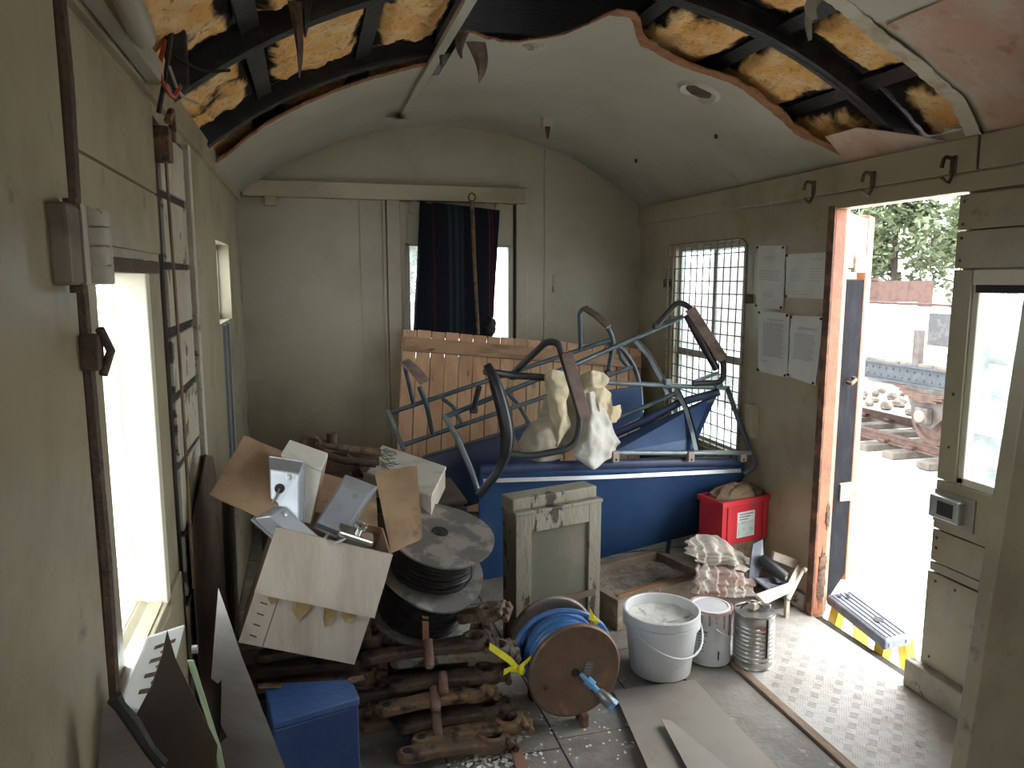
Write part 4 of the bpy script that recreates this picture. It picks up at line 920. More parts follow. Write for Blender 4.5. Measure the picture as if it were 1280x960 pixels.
bg_.part('right_fold', facets(ypts([(736, 489, 3.42), (756, 483, 3.40), (763, 490, 3.44), (748, 510, 3.36), (759, 512, 3.42), (766, 508, 3.40), (771, 528, 3.42), (762, 530, 3.38), (760, 546, 3.42), (750, 530, 3.40), (779, 514, 3.45), (776, 506, 3.45)]),
         [(0, 1, 3), (1, 2, 4), (1, 4, 3), (2, 5, 4), (4, 5, 7), (5, 6, 7), (3, 4, 9), (4, 7, 9), (9, 7, 8), (5, 11, 10), (5, 10, 6)]), CANV, 'soft')
bg_.part('hanging_flap', facets(ypts([(737, 478, 3.40), (754, 506, 3.40), (775, 553, 3.36), (770, 567, 3.40), (742, 588, 3.33), (715, 571, 3.37), (741, 538, 3.30), (758, 556, 3.335), (728, 535, 3.37)]),
         [(0, 6, 8), (0, 1, 6), (1, 7, 6), (1, 2, 7), (2, 3, 7), (7, 3, 4), (6, 7, 4), (6, 4, 5), (8, 6, 5)]), CANW, 'soft')
bg_.done()

# ---- grey-green glazed wall cabinet
CAB = mat('grey_green_chipped_paint', (.25, .235, .175), .5, 0, (.19, .175, .13), 4, .4, .65, (.05, .036, .026), 7, .565, .59, .2, 40, (1.4, 1.4, .55))
CABG = mat('dim_cabinet_glass', (.13, .125, .095), .3, 0, (.17, .16, .12), 5)
kb = Thing('wall_cabinet', 'grey-green wooden cabinet with a glazed door and flaking paint', 'cabinet')
c0, c1 = at_z(645, 645, .66), at_z(752, 626, .66); cu_x = (c1-c0).normalized(); wq = (c1-c0).length; cu_y = Vector((-cu_x.y, cu_x.x, 0))
Mk = Matrix(((cu_x.x, cu_y.x, 0, c0.x), (cu_x.y, cu_y.y, 0, c0.y), (0, 0, 1, 0), (0, 0, 0, 1)))
kb.part('body', MB().box(.0, wq, .022, .115, 0.0, .655, Mk), CAB, bevel=.004)
dr = kb.part('door_frame', MB().box(0, .075, 0, .022, .02, .655, Mk).box(wq-.065, wq, 0, .022, .02, .655, Mk).box(.075, wq-.065, 0, .022, .575, .655, Mk).box(.075, wq-.065, 0, .022, .02, .14, Mk), CAB, bevel=.003)
kb.part('pane', MB().box(.075, wq-.065, .012, .016, .14, .575, Mk), CABG, under=dr)
kb.part('moulding', MB().box(-.006, wq+.004, -.006, .12, .655, .672, Mk), CAB, bevel=.004)
kb.part('top', MB().box(-.004, wq-.012, .02, .12, .672, .725, Mk), CAB, bevel=.006)
kb.part('cross_strip', MB().box(.06, wq-.03, -.008, .004, .235, .262, Mk), mat('brown_strip', (.13, .085, .06), .7), under=dr)
kb.done()

# ---- steel trough on the floor
TRG = mat('rusty_beige_trough', (.26, .20, .145), .75, .1, (.17, .115, .075), 6, .4, .65, (.34, .30, .25), 12, .58, .7, .3, 40)
A, B_, C_, D = [at_z(*p, .15) for p in ((746, 703), (772, 751), (880, 720), (858, 678))]
tx = (C_-B_); LT = .62; tx.normalize(); ty = Vector((-tx.y, tx.x, 0)); DP = max(.2, (A-B_).dot(ty))
Mt = Matrix(((tx.x, ty.x, 0, B_.x), (tx.y, ty.y, 0, B_.y), (0, 0, 1, 0), (0, 0, 0, 1)))
tg = Thing('steel_trough', 'rust brown steel trough filled with dirt beside the white bucket', 'trough')
tg.part('frame', MB().box(0, LT, 0, .035, .0, .15, Mt).box(0, LT, DP-.05, DP, .0, .15, Mt).box(0, .04, .035, DP-.05, 0, .15, Mt).box(LT-.04, LT, .035, DP-.05, 0, .15, Mt), TRG, bevel=.004)
g_ = []
for i in range(13): g_.append([Mt @ Vector((.04+(LT-.08)*i/12, .035+(DP-.085)*j/8, .105+.018*noise.noise(Vector((i*.8, j*.8, 0))))) for j in range(9)])
tg.part('dirt', MB().grid(g_, .1, (0, 0, -1)), mat('dry_dirt', (.30, .265, .21), .95, 0, (.19, .15, .11), 14, .4, .65, (.45, .43, .39), 40, .62, .7, .6, 60), True)
tg.part('inner_lip', MB().box(.03, LT-.03, .030, .055, .11, .156, Mt), mat('bright_rust', (.25, .12, .055), .75, .1), bevel=.003)
for a_, z_ in ((.03, .10), (.12, .05)): tg.part('bolt', MB().lathe([(.014, 0), (.014, .03), (.009, .045)], 6, Mt @ tr(-.0, DP*.2+a_, z_) @ rot('Y', -90)), TRG)
tg.done()

# ---- red stacking crate on a timber block
REDP = mat('red_plastic', (.62, .035, .05), .4, 0, (.52, .03, .04), 6, .4, .7, (.55, .25, .22), 18, .68, .76)
c0, c1 = at_z(904, 628, .505), at_z(964, 617, .505); ux = (c1-c0).normalized(); wq = (c1-c0).length; uy = Vector((-ux.y, ux.x, 0)); dq = .17; hq = .235
Mr = Matrix(((ux.x, uy.x, 0, c0.x), (ux.y, uy.y, 0, c0.y), (0, 0, 1, .505-hq), (0, 0, 0, 1)))
rc = Thing('plastic_crate', 'red plastic stacking crate with a sticker, by the wall', 'crate')
def taper(x0, x1, y0, y1, z0, z1, k=.012):
    return MB().hexa([Mr @ Vector(p) for p in ((x0+k, y0+k, z0), (x1-k, y0+k, z0), (x1-k, y1-k, z0), (x0+k, y1-k, z0), (x0, y0, z1), (x1, y0, z1), (x1, y1, z1), (x0, y1, z1))])
t_ = .006
for nm, bx in (('side', (0, wq, 0, t_)), ('side', (0, wq, dq-t_, dq)), ('side', (0, t_, t_, dq-t_)), ('side', (wq-t_, wq, t_, dq-t_))):
    rc.part(nm, taper(*bx, 0, hq, 0), REDP)
rc.part('base', MB().box(t_, wq-t_, t_, dq-t_, 0, .008, Mr), REDP)
rc.part('rim', MB().box(-.012, wq+.012, -.012, t_, hq-.03, hq, Mr).box(-.012, wq+.012, dq-t_, dq+.012, hq-.03, hq, Mr).box(-.012, t_, 0, dq, hq-.03, hq, Mr).box(wq-t_, wq+.012, 0, dq, hq-.03, hq, Mr), REDP, bevel=.004)
for x in (.03, wq-.05): rc.part('rib', MB().box(x, x+.022, -.008, 0, 0, hq-.03, Mr), REDP, bevel=.003)
stk = rc.part('sticker', MB().box(wq*.30, wq*.66, -.003, -.0005, .03, .165, Mr), mat('sticker_white', (.70, .72, .70), .5))
rc.part('sticker_picture', MB().box(wq*.32, wq*.64, -.004, -.003, .035, .115, Mr), mat('sticker_green', (.28, .50, .44), .5, 0, (.55, .60, .55), 30, .45, .55), under=stk)
for k in range(3): rc.part('sticker_lettering', MB().box(wq*.34, wq*(.62-.05*k), -.004, -.003, .150-.014*k, .156-.014*k, Mr), INK, under=stk)
rc.done()
solo('scrap_cloth', 'brown crumpled sacking heaped in the red crate', 'cloth', lump(Mr @ Vector((wq*.5, dq*.5, hq-.03)), (wq*.40, dq*.40, .075), 8, 36, 24, .25, 2.6), mat('brown_sacking', (.24, .17, .105), .9, 0, (.13, .09, .06), 9), True)
m = MB().box(.0, wq, .02, dq-.01, -(.505-hq), 0, Mr)
solo('timber_block', 'rough dark timber block under the red crate', 'block', m, WOOD_OLD, bevel=.006)

# ---- white bucket
WPL = mat('white_plastic_grubby', (.66, .67, .66), .38, 0, (.56, .56, .54), 5, .4, .7, (.42, .42, .41), 9, .66, .74)
bk = Thing('plastic_bucket', 'white plastic tub of dried plaster with a wire handle', 'bucket')
cb = at_z(829, 843, 0.0); Mk = tr(cb.x, cb.y+.03, 0.014)
bk.part('tub', MB().lathe([(.120, 0), (.124, .004), (.150, .228), (.157, .231), (.157, .262), (.150, .264), (.146, .26), (.141, .18), (.02, .175)], 48, Mk, True, True), WPL, True)
bk.part('rim_band', MB().lathe([(.150, .203), (.158, .205), (.158, .224), (.150, .226)], 48, Mk, False, False), WPL, True)
g_ = []
for i in range(9):
    g_.append([Mk @ Vector((.142*i/8*math.cos(2*math.pi*j/36), .142*i/8*math.sin(2*math.pi*j/36), .200+.012*noise.noise(Vector((i*math.cos(j*.17)*.6, i*math.sin(j*.17)*.6, 2)))+.02*(i/8)**4)) for j in range(37)])
bk.part('plaster', MB().grid(g_), mat('dried_plaster', (.62, .61, .57), .9, 0, (.42, .41, .37), 14, .48, .68, bump=.4, bscale=40), True)
pts = []
for k in range(13):
    a = math.radians(-150+150*k/12) ; pts.append(Mk @ Vector((.168*math.cos(a)*1.0, .168*math.sin(a), .205-.085*math.sin(math.pi*k/12))))
bk.part('handle', MB().tube(pts, .0045, 8), WPL, True)
bk.done()
# ---- paint tins
def tin(label, u, v, rad, h, bodym, lid, seed, name='paint_tin'):
    t = Thing(name, label, 'paint tin'); c = at_z(u, v, 0.0); M_ = tr(c.x, c.y+rad*.75, .006) @ rot('Z', seed*40); return t, M_, rad, h
TINW = mat('white_tin_paint', (.60, .61, .62), .4, .1, (.52, .52, .53), 6, .4, .7, (.30, .13, .12), 11, .66, .70)
TINS = mat('bare_tin', (.50, .50, .48), .3, .8, (.38, .36, .33), 8, .4, .7)
t, M_, rad, h = tin('white paint tin with red-brown drips and a white lid', 896, 832, .088, .235, None, None, 1)
bd = t.part('body', MB().lathe([(rad, 0), (rad+.003, .004), (rad, .008), (rad, h-.012), (rad+.004, h-.006), (rad+.003, h), (rad-.004, h)], 40, M_), TINW, True)
t.part('lid', MB().lathe([(rad-.006, h-.01), (rad-.006, h+.002), (rad-.014, h+.004), (rad-.018, h-.003), (.005, h-.003)], 40, M_), mat('white_lid_paint', (.75, .74, .72), .4), True)
t.part('rim', MB().tube([M_ @ Vector(((rad+.001)*math.cos(k*.1963), (rad+.001)*math.sin(k*.1963), h)) for k in range(32)], .005, 6, True), mat('drip_red_brown', (.30, .13, .11), .5, 0, (.45, .38, .36), 20), True)
dirc = math.atan2(EYE.y-M_.translation.y, EYE.x-M_.translation.x)
def on_tin(M2, rd, ang, z): return Vector((M2.translation.x+rd*math.cos(dirc+ang), M2.translation.y+rd*math.sin(dirc+ang), M2.translation.z+z))
r = random.Random(4)
for k in range(7):
    an = -1.1+.36*k; ln = r.uniform(.03, .10); t.part('drip', MB().tube([on_tin(M_, rad+.001, an, h-.01), on_tin(M_, rad+.0015, an+.01, h-.01-ln*.6), on_tin(M_, rad+.001, an, h-.01-ln)], [.006, .003, .005], 6), MATS['drip_red_brown'], True)
for k in range(7):
    z = .15-.014*k; a0 = -.55; wd_ = r.uniform(.25, .5)
    t.part('lettering', MB().strip([on_tin(M_, rad+.0008, a0+wd_*j/4, z) for j in range(5)], (0, 0, .003 if k else .006), .0006, (0, -1, 0)), INK, under=bd)
t.part('scratch', MB().strip([on_tin(M_, rad+.0008, .45, .03), on_tin(M_, rad+.0008, .45, .07)], (.003, 0, 0), .0006, (0, -1, 0)), SOOT)
t.part('handle', MB().tube([on_tin(M_, rad+.006+.012*math.sin(math.pi*k/8), .3+1.2*k/8, .17-.03*math.sin(math.pi*k/8)) for k in range(9)], .0025, 6), ALU, True)
t.done(); tin1 = M_
t, M_, rad, h = tin('bare silver ribbed tin with scraps on its lid', 951, 838, .082, .235, None, None, 2)
pr_ = [(rad, 0), (rad+.003, .004), (rad, .008)]
for k in range(9): z = .03+.018*k; pr_ += [(rad, z), (rad+.003, z+.006), (rad, z+.012)]
pr_ += [(rad, h-.012), (rad+.004, h-.006), (rad+.003, h), (rad-.004, h)]
t.part('body', MB().lathe(pr_, 40, M_), TINS, True)
t.part('lid', MB().lathe([(rad-.006, h-.01), (rad-.006, h+.001), (rad-.016, h-.004), (.005, h-.004)], 40, M_), TINS, True)
for k in range(2): p = on_tin(M_, rad+.001, .35+.12*k, h-.05); t.part('red_mark', MB().blob(p, (.007, .004, .006), 8, 6), mat('red_mark', (.5, .06, .04), .6) if 'red_mark' not in MATS else MATS['red_mark'])
t.part('drip', MB().tube([on_tin(M_, rad+.002, .62, h-.01), on_tin(M_, rad+.004, .62, .06)], .004, 6), SOOT, True)
t.done()
c = M_ @ Vector((0, 0, h+.012))
kt = Thing('wire_tangle', 'twisted wire and small metal bits lying on the silver tin', 'scrap')
for k in range(4):
    r = random.Random(k); kt.part('wire', MB().tube(fillet([c+Vector((r.uniform(-.08, -.03), r.uniform(-.04, .04), .0)), c+Vector((r.uniform(-.03, .0), r.uniform(-.03, .04), .03)), c+Vector((r.uniform(0, .04), r.uniform(-.04, .03), .012)), c+Vector((r.uniform(.03, .07), r.uniform(-.03, .03), .0))], .03), .0035, 6), DARKRUST if k % 2 else TINS, True)
kt.part('block', boxm(tr(*c) @ rot('Z', 25), -.03, .01, -.015, .02, -.004, .025), mat('pale_block', (.55, .47, .36), .7), bevel=.003)
kt.part('clip', boxm(tr(*(c+Vector((.035, -.01, .004)))) @ rot('Z', -40), -.028, .028, -.010, .010, -.006, .012), TINS, bevel=.003)
kt.done()

# ---- rags and black tool at the end of the trough
RAGC = mat('grey_cream_towel', (.47, .43, .37), .95, 0, (.36, .31, .26), 16, .4, .65, bump=.15, bscale=120)
RAGP = mat('pink_striped_rag', (.40, .29, .25), .95, 0, (.52, .47, .42), 9, .45, .55, (.20, .12, .11), 13, .6, .66, .1, 90, (3, 1, 1))
def drape(top, bot, nf_, amp, seed, bul=.06, nx=48, ny=18, t_=.008):
    """Cloth hanging in folds from the top line of points to the bottom line."""
    def along(l, t):
        k = t*(len(l)-1); a = min(int(k), len(l)-2); return l[a].lerp(l[a+1], k-a)
    T, Bm = ypts(top), ypts(bot); g_ = []
    for i in range(ny+1):
        s_ = i/ny; row = []
        for j in range(nx+1):
            t = j/nx; p = along(T, t).lerp(along(Bm, t), s_)
            ph = t*nf_*2*math.pi+2.2*noise.noise(Vector((t*3, s_*1.5, seed)))
            d_ = amp*(.45+.55*s_)*math.sin(ph)+.030*noise.noise(Vector((t*5, s_*4, seed+4)))+.014*ridge(Vector((t*9, s_*7, seed+9)))
            p = p+Vector((.3*d_, -bul*math.sin(math.pi*min(1, s_*.9+.1))*math.sin(math.pi*(t*.9+.05))-d_, .35*d_)); p.z = max(p.z, .02); row.append(p)
        g_.append(row)
    return MB().grid(g_, t_, (0, 1, 0))
RAGC2 = RAGC
solo('towel_rag', 'pale grey towelling rag draped over the trough end', 'rag', drape([(856, 676, 3.16), (872, 667, 3.18), (893, 668, 3.18), (925, 690, 3.14), (938, 706, 3.10)], [(860, 694, 3.06), (880, 708, 3.02), (905, 706, 3.0), (925, 716, 3.0), (936, 722, 3.0)], 6, .016, 1.5, .05, 72, 24), RAGC, 'soft')
solo('striped_rag', 'pinkish striped rag hanging in folds below the towelling rag', 'rag', drape([(872, 700, 3.06), (890, 702, 3.05), (915, 704, 3.04), (938, 716, 3.04)], [(864, 742, 2.92), (890, 746, 2.90), (920, 748, 2.88), (946, 744, 2.90)], 7, .020, 3.7, .03, 80, 24), RAGP, 'soft')
bt = Thing('hand_roller', 'black rubber hand roller with a flat plate by the rags', 'tool')
a, b = at_y(951, 697, 2.98), at_y(982, 722, 2.88)
bt.part('grip', MB().tube([a, a.lerp(b, .1), a.lerp(b, .92), b], [.018, .028, .028, .022], 16), mat('black_rubber', (.018, .019, .022), .45), True)
bt.part('end_cap', MB().lathe([(.013, 0), (.013, .004)], 14, frame(b+(b-a).normalized()*.001, (0, 0, 1), (b-a).cross(Vector((0, 0, 1))))), ALU)
bt.part('plate', MB().slab(ypts([(941, 680, 3.02), (954, 674, 3.02), (955, 700, 2.99), (945, 734, 2.95), (935, 728, 2.96)]), .01, (0, 1, 0)), mat('grey_black_plate', (.07, .075, .09), .4, .3, (.15, .16, .18), 9), bevel=.003)
bt.part('tray', MB().slab(ypts([(943, 722, 2.92), (962, 737, 2.88), (985, 731, 2.88), (985, 722, 2.94)]), .012, (0, 0, -1)), MATS['grey_black_plate'], bevel=.003)
bt.done()
BEIG = mat('beige_bracket_paint', (.48, .42, .34), .6, .1, (.34, .26, .19), 9, .4, .65)
bb = Thing('floor_bracket', 'beige angled metal bracket against the skirting', 'bracket')
bb.part('plate', MB().slab(ypts([(945, 742, 2.78), (985, 728, 2.84), (997, 704, 2.98), (1003, 712, 2.96), (992, 734, 2.84), (955, 752, 2.76)]), .02, (0, 0, -1)), BEIG, bevel=.003)
bb.part('strut', MB().tube(ypts([(1004, 712, 2.93), (985, 750, 2.80)]), .009, 8), BEIG, True)
bb.part('upright', MB().slab(ypts([(968, 690, 3.05), (998, 700, 3.0), (996, 712, 2.98), (966, 700, 3.04)]), .02, (0, 1, 0)), BEIG, bevel=.003)
bb.part('knob', MB().blob(at_y(1006, 712, 2.92), (.013, .013, .013), 12, 8), BEIG, True)
bb.part('foot', MB().box(2.165, 2.185, 2.90, 2.92, .0, .15), BEIG, bevel=.003)
bb.done()
# ---- rusty hose reel with blue cable
REELM = mat('rust_brown_reel', (.15, .095, .065), .5, .35, (.21, .13, .085), 5, .4, .65, (.40, .17, .055), 6, .58, .72, .15, 50)
BLUEC = mat('blue_hose', (.05, .16, .40), .35, 0, (.09, .22, .48), 20, .4, .65)
LBLUE = mat('light_blue_plug', (.13, .33, .58), .4)
YTAPE = mat('yellow_tape', (.80, .72, .03), .5)
rl = Thing('cable_reel', 'rust brown steel reel wound with blue cable', 'reel')
cf = at_y(719, 839, 2.36); ck = at_y(690, 800, 2.60); axd = (cf-ck).normalized(); RD = .178
cf.z = max(cf.z, RD*.98+.012)
Mf = frame(cf, axd.cross(Vector((0, 0, 1))), Vector((0, 0, 1)) - axd*axd.z)
if (Mf.to_3x3() @ Vector((0, 0, 1))).dot(axd) < 0: Mf = Mf @ rot('X', 180)
LN = (cf-ck).length
dp = [(.012, 0), (RD*.86, .0), (RD*.90, .004), (RD*.965, .004), (RD, -.002), (RD, -.012), (RD*.96, -.010), (.012, -.010)]
ff = rl.part('flange', MB().lathe(dp, 56, Mf, False, False), REELM, True, label='rusty front flange')
rl.part('flange', MB().lathe([(p[0], p[1]) for p in dp], 56, Mf @ tr(0, 0, -LN), False, False), mat('grey_brown_flange', (.22, .19, .155), .5, .3, (.15, .11, .08), 6), True)
rl.part('core', MB().lathe([(.085, -LN), (.085, -.01)], 32, Mf), DARKRUST, True)
def coil(rad, turns, z0, z1, ph): return [Mf @ Vector(((rad+.004*math.sin(k*.37))*math.cos(k*.2618+ph), (rad+.004*math.cos(k*.29))*math.sin(k*.2618+ph), z0+(z1-z0)*k/(turns*24))) for k in range(turns*24+1)]
rl.part('cable', MB().tube(coil(.112, 8, -LN+.02, -.028, 0), .0135, 8), BLUEC, True)
rl.part('cable', MB().tube(coil(.136, 7, -.03, -LN+.03, 1.1), .0135, 8), BLUEC, True)
rl.part('loose_loop', MB().tube([Mf @ Vector((.188*math.cos(a_)*(1 if math.sin(a_) < 0 else .8), .172*math.sin(a_)*(1.0 if math.sin(a_) > 0 else 1.0), -LN*.55+.02*math.sin(a_*2))) for a_ in [math.radians(150+ (250*k/30)) for k in range(31)]], .010, 8), BLUEC, True)
pl_ = rl.part('maker_plate', boxm(Mf @ tr(-.045, .012, .0035) @ rot('Z', -12), -.016, .016, -.045, .045, 0, .003), mat('pewter_plate', (.19, .165, .13), .5, .4), bevel=.001, under=ff)
for k in range(7): rl.part('plate_line', boxm(Mf @ tr(-.045, .012, .0035) @ rot('Z', -12), -.012, .012, -.036+.012*k, -.032+.012*k, .003, .0036), INK, under=ff)
rl.part('bolt', MB().lathe([(.009, 0), (.009, .008), (.004, .010)], 8, Mf @ tr(.115, .04, .002)), DARKRUST)
rl.part('centre_hole', MB().lathe([(.016, 0), (.016, .002)], 16, Mf @ tr(.0, .005, .001)), SOOT)
na, nb_ = at_y(728, 845, cf.y-.01), at_y(768, 884, cf.y-.10)
nv = (nb_-na); Mn = frame(na, nv.cross(Vector((0, 0, 1))), Vector((0, 0, 1))-nv*(nv.z/nv.length_squared)); 
if (Mn.to_3x3() @ Vector((0, 0, 1))).dot(nv) < 0: Mn = Mn @ rot('X', 180)
NL = nv.length
nz_ = rl.part('plug', MB().lathe([(.008, -.01), (.009, .02), (.019, .021), (.019, .05), (.011, .052), (.011, .08)], 8, Mn), LBLUE, True, .001)
rl.part('plug_body', MB().lathe([(.012, .075), (.017, .08), (.020, .10), (.023, .105), (.023, NL-.015), (.018, NL-.012)], 18, Mn), mat('grey_plug_metal', (.27, .28, .29), .35, .6), True)
rl.part('plug_end', MB().lathe([(.024, NL-.02), (.024, NL), (.014, NL)], 6, Mn), LBLUE)
rl.part('foot', MB().box(cf.x+.02, cf.x+.05, cf.y-.02, cf.y+.05, .0, .05), RUST, bevel=.006)
rl.part('foot', MB().box(ck.x-.1, ck.x-.06, ck.y-.05, ck.y+.0, .0, .06), RUST, bevel=.006)
rl.done()
def tape(pts, wdt, label):
    m_ = MB(); g_ = []
    for i, (u, v, y, tw) in enumerate(pts):
        p = at_y(u, v, y); g_.append([p+Vector((math.sin(tw)*wdt, .01*math.cos(tw*2), math.cos(tw)*wdt)), p-Vector((math.sin(tw)*wdt, 0, math.cos(tw)*wdt))])
    return m_.grid(g_, .001, (0, -1, 0))
yt = Thing('yellow_tie', 'yellow plastic tape tied to the near side of the blue cable', 'tape', 'yellow tape ties')
yt.part('tail', tape([(612, 808, 2.40, .3), (625, 817, 2.38, .5), (638, 826, 2.38, .4), (648, 838, 2.38, .9)], .011, ''), YTAPE)
yt.part('bow', tape([(630, 841, 2.38, .2), (640, 836, 2.36, .6), (648, 838, 2.38, 0), (656, 830, 2.36, .4), (664, 822, 2.38, .5)], .010, ''), YTAPE)
yt.part('knot', MB().blob(at_y(652, 838, 2.37), (.014, .012, .016), 10, 8, .4, 3), YTAPE, True)
yt.done()
yt = Thing('yellow_tie', 'small yellow tape knot on top of the blue cable coil', 'tape', 'yellow tape ties')
yt.part('knot', MB().blob(at_y(740, 772, 2.41), (.013, .010, .013), 10, 8, .5, 3), YTAPE, True)
yt.part('tail', tape([(738, 764, 2.41, .2), (741, 772, 2.40, .5), (747, 779, 2.41, 1.0)], .010, ''), YTAPE)
yt.done()

# ---- cable drum: two windings of black wire between three flanges
FLG = mat('grey_drum_flange', (.27, .25, .22), .6, .1, (.13, .12, .11), 3.2, .47, .53, (.40, .38, .34), 12, .66, .74, .15, 30)
BWIRE = mat('black_wire_coil', (.018, .018, .02), .35, .2, (.04, .038, .036), 30, .4, .65)
wdm = Thing('wire_drum', 'grey flanged drum wound with two bands of black wire', 'drum')
b0, b1 = at_y(524, 766, 2.72), at_y(538, 650, 2.70); ad = (b1-b0); HD = ad.length
ad = (ad.normalized()+Vector((.07, -.24, 0))).normalized()
Md = frame(b0, Vector((1, 0, 0))-ad*ad.x, ad.cross(Vector((1, 0, 0))-ad*ad.x))
if (Md.to_3x3() @ Vector((0, 0, 1))).dot(ad) < 0: Md = Md @ rot('X', 180)
def flange(z, wv, sd):
    rows = []
    for i in range(10):
        rr_ = .03+(.205-.03)*i/9
        rows.append([Md @ Vector((rr_*math.cos(2*math.pi*j/48), rr_*math.sin(2*math.pi*j/48), z+wv*(i/9)**2*math.sin(2*math.pi*j/48*2+sd))) for j in range(49)])
    return MB().grid(rows, .007, ad)
wdm.part('flange', flange(0, .012, 0), FLG, True)
wdm.part('flange', flange(HD*.50, .022, 1.0), FLG, True)
wdm.part('flange', flange(HD*.98, .010, 2), FLG, True)
def winding(z0, z1, rad, n): 
    pr = [(rad-.02, z0)]
    for k in range(n):
        z = z0+(z1-z0)*(k+.5)/n; h_ = (z1-z0)/n*.5; j = .004*math.sin(k*2.3)
        pr += [(rad+j-.003, z-h_*.9), (rad+j+.003, z-h_*.4), (rad+j+.003, z+h_*.4), (rad+j-.003, z+h_*.9)]
    pr.append((rad-.02, z1)); return MB().lathe(pr, 44, Md)
wdm.part('winding', winding(.012, HD*.50-.022, .160, 16), BWIRE, True)
wdm.part('winding', winding(HD*.50+.022, HD*.98-.006, .155, 13), BWIRE, True)
a0 = math.atan2((EYE-b0).dot(Md.to_3x3() @ Vector((0, 1, 0))), (EYE-b0).dot(Md.to_3x3() @ Vector((1, 0, 0))))
wdm.part('paper_tag', MB().strip([Md @ Vector((.166*math.cos(a0+.20+t_), .166*math.sin(a0+.20+t_), .085)) for t_ in (-.07, 0, .07)], (0, 0, .06), .002, (0, -1, 0)), mat('tan_tag', (.42, .26, .15), .8, 0, (.30, .18, .10), 15))
wdm.part('hub_hole', MB().lathe([(.03, 0), (.03, .002)], 18, Md @ tr(0, 0, HD*.98+.007)), SOOT)
wdm.part('loose_end', MB().tube([Md @ Vector((.16*math.cos(a0+1.0), .16*math.sin(a0+1.0), HD*.6)), Md @ Vector((.178*math.cos(a0+1.0), .178*math.sin(a0+1.0), HD*.75)), Md @ Vector((.15*math.cos(a0+1.1), .15*math.sin(a0+1.1), HD*.93))], .003, 6), BWIRE, True)
wdm.done()

# ---- forged coupling links heaped on the floor
LNK = [mat('link_rust_%s' % n_, c, .7, .3, c2, 9, .42, .62, (.035, .028, .024), 14, .52, .66, .5, 50) for n_, c, c2 in (('brown', (.135, .09, .062), (.19, .115, .07)), ('dark', (.07, .052, .042), (.11, .07, .048)), ('ochre', (.19, .125, .07), (.25, .15, .08)), ('pale', (.21, .20, .18), (.15, .12, .09)))]
PIN = mat('pink_rust_pin', (.20, .115, .09), .75, .15, (.15, .08, .06), 14, .4, .6, bump=.3, bscale=70)
def link(P0, P1, mt, label, seed=0, bend=.0):
    """Forged lever: an eyed tapering bar, a collar ring and a forked end with two bolts."""
    t = Thing('coupling_link', label, 'link', 'forged coupling links in the heap')
    P0, P1 = Vector(P0), Vector(P1); x = (P1-P0); L_ = x.length; x.normalize(); up = Vector((0, 0, 1)); z = (up-x*up.dot(x)).normalized(); y = z.cross(x)
    M_ = Matrix(((x.x, y.x, z.x, P0.x), (x.y, y.y, z.y, P0.y), (x.z, y.z, z.z, P0.z), (0, 0, 0, 1)))
    th = .017; outl = []; xr = L_-.075
    for k in range(13): a_ = math.radians(90+180*k/12); outl.append((.034*math.cos(a_), .034*math.sin(a_)))
    outl += [(L_*.25, -.027), (L_*.5, -.034), (xr, -.046), (xr, .046), (L_*.5, .036+bend), (L_*.25, .030+bend)]
    t.part('bar', MB().slab([M_ @ Vector((a_, b_, -th)) for a_, b_ in outl], th*2, z), mt, bevel=.009)
    t.part('eye', MB().lathe([(.014, th-.006), (.016, th+.001)], 16, M_), SOOT)
    t.part('ring_end', MB().lathe([(.030, -.022), (.050, -.020), (.054, -.008), (.054, .010), (.048, .026), (.034, .028), (.028, .018), (.028, -.02)], 28, M_ @ tr(xr+.02, 0, 0), False, False), mt, True)
    t.part('ring_hole', MB().lathe([(.029, -.018), (.029, .002)], 16, M_ @ tr(xr+.02, 0, 0)), SOOT)
    for s_ in (-1, 1): t.part('prong', MB().box(xr+.05, xr+.10, .026*s_-.014, .026*s_+.014, -.020, .020, M_), mt, bevel=.009)
    for k, dz in ((.068, .012), (.088, -.010)): t.part('bolt', MB().lathe([(.013, 0), (.013, .10), (.009, .106)], 12, M_ @ tr(xr+k, .045, dz) @ rot('X', 90)), mt, True)
    t.done()
LK = [((582, 770, 2.56), (630, 763, 2.50), 0, 'topmost coupling link under the wire drum, ring end jutting out'),
      ((500, 826, 2.50), (640, 812, 2.46), 3, 'pale grey coupling link beside the yellow tape'),
      ((498, 856, 2.47), (628, 840, 2.44), 1, 'dark coupling link directly under the pale grey one'),
      ((484, 886, 2.41), (612, 859, 2.41), 2, 'ochre rusted coupling link with white paint spots'),
      ((506, 907, 2.40), (630, 882, 2.39), 1, 'blackened coupling link below the paint spotted one'),
      ((527, 926, 2.34), (654, 900, 2.34), 2, 'ochre coupling link second from the bottom of the heap'),
      ((509, 944, 2.27), (634, 922, 2.30), 0, 'brown coupling link lying on the floor among paint flakes'),
      ((462, 822, 2.50), (612, 800, 2.50), 1, 'dark coupling link wedged right under the wire drum'),
      ((458, 905, 2.52), (600, 888, 2.53), 0, 'brown coupling link tucked behind the blackened one'),
      ((462, 935, 2.48), (610, 915, 2.50), 1, 'dark coupling link next to the blue steel box on the floor'),
      ((452, 868, 2.53), (590, 850, 2.55), 1, 'dark coupling link behind the paint spotted one')]
for i, (a, b, mi, lb) in enumerate(LK): link(at_y(*a), at_y(*b), LNK[mi], lb, i)
BK = [(-.30, 2.42, .46, .12, 'left of the blue box, topmost'), ]
r = random.Random(21); lay = 0
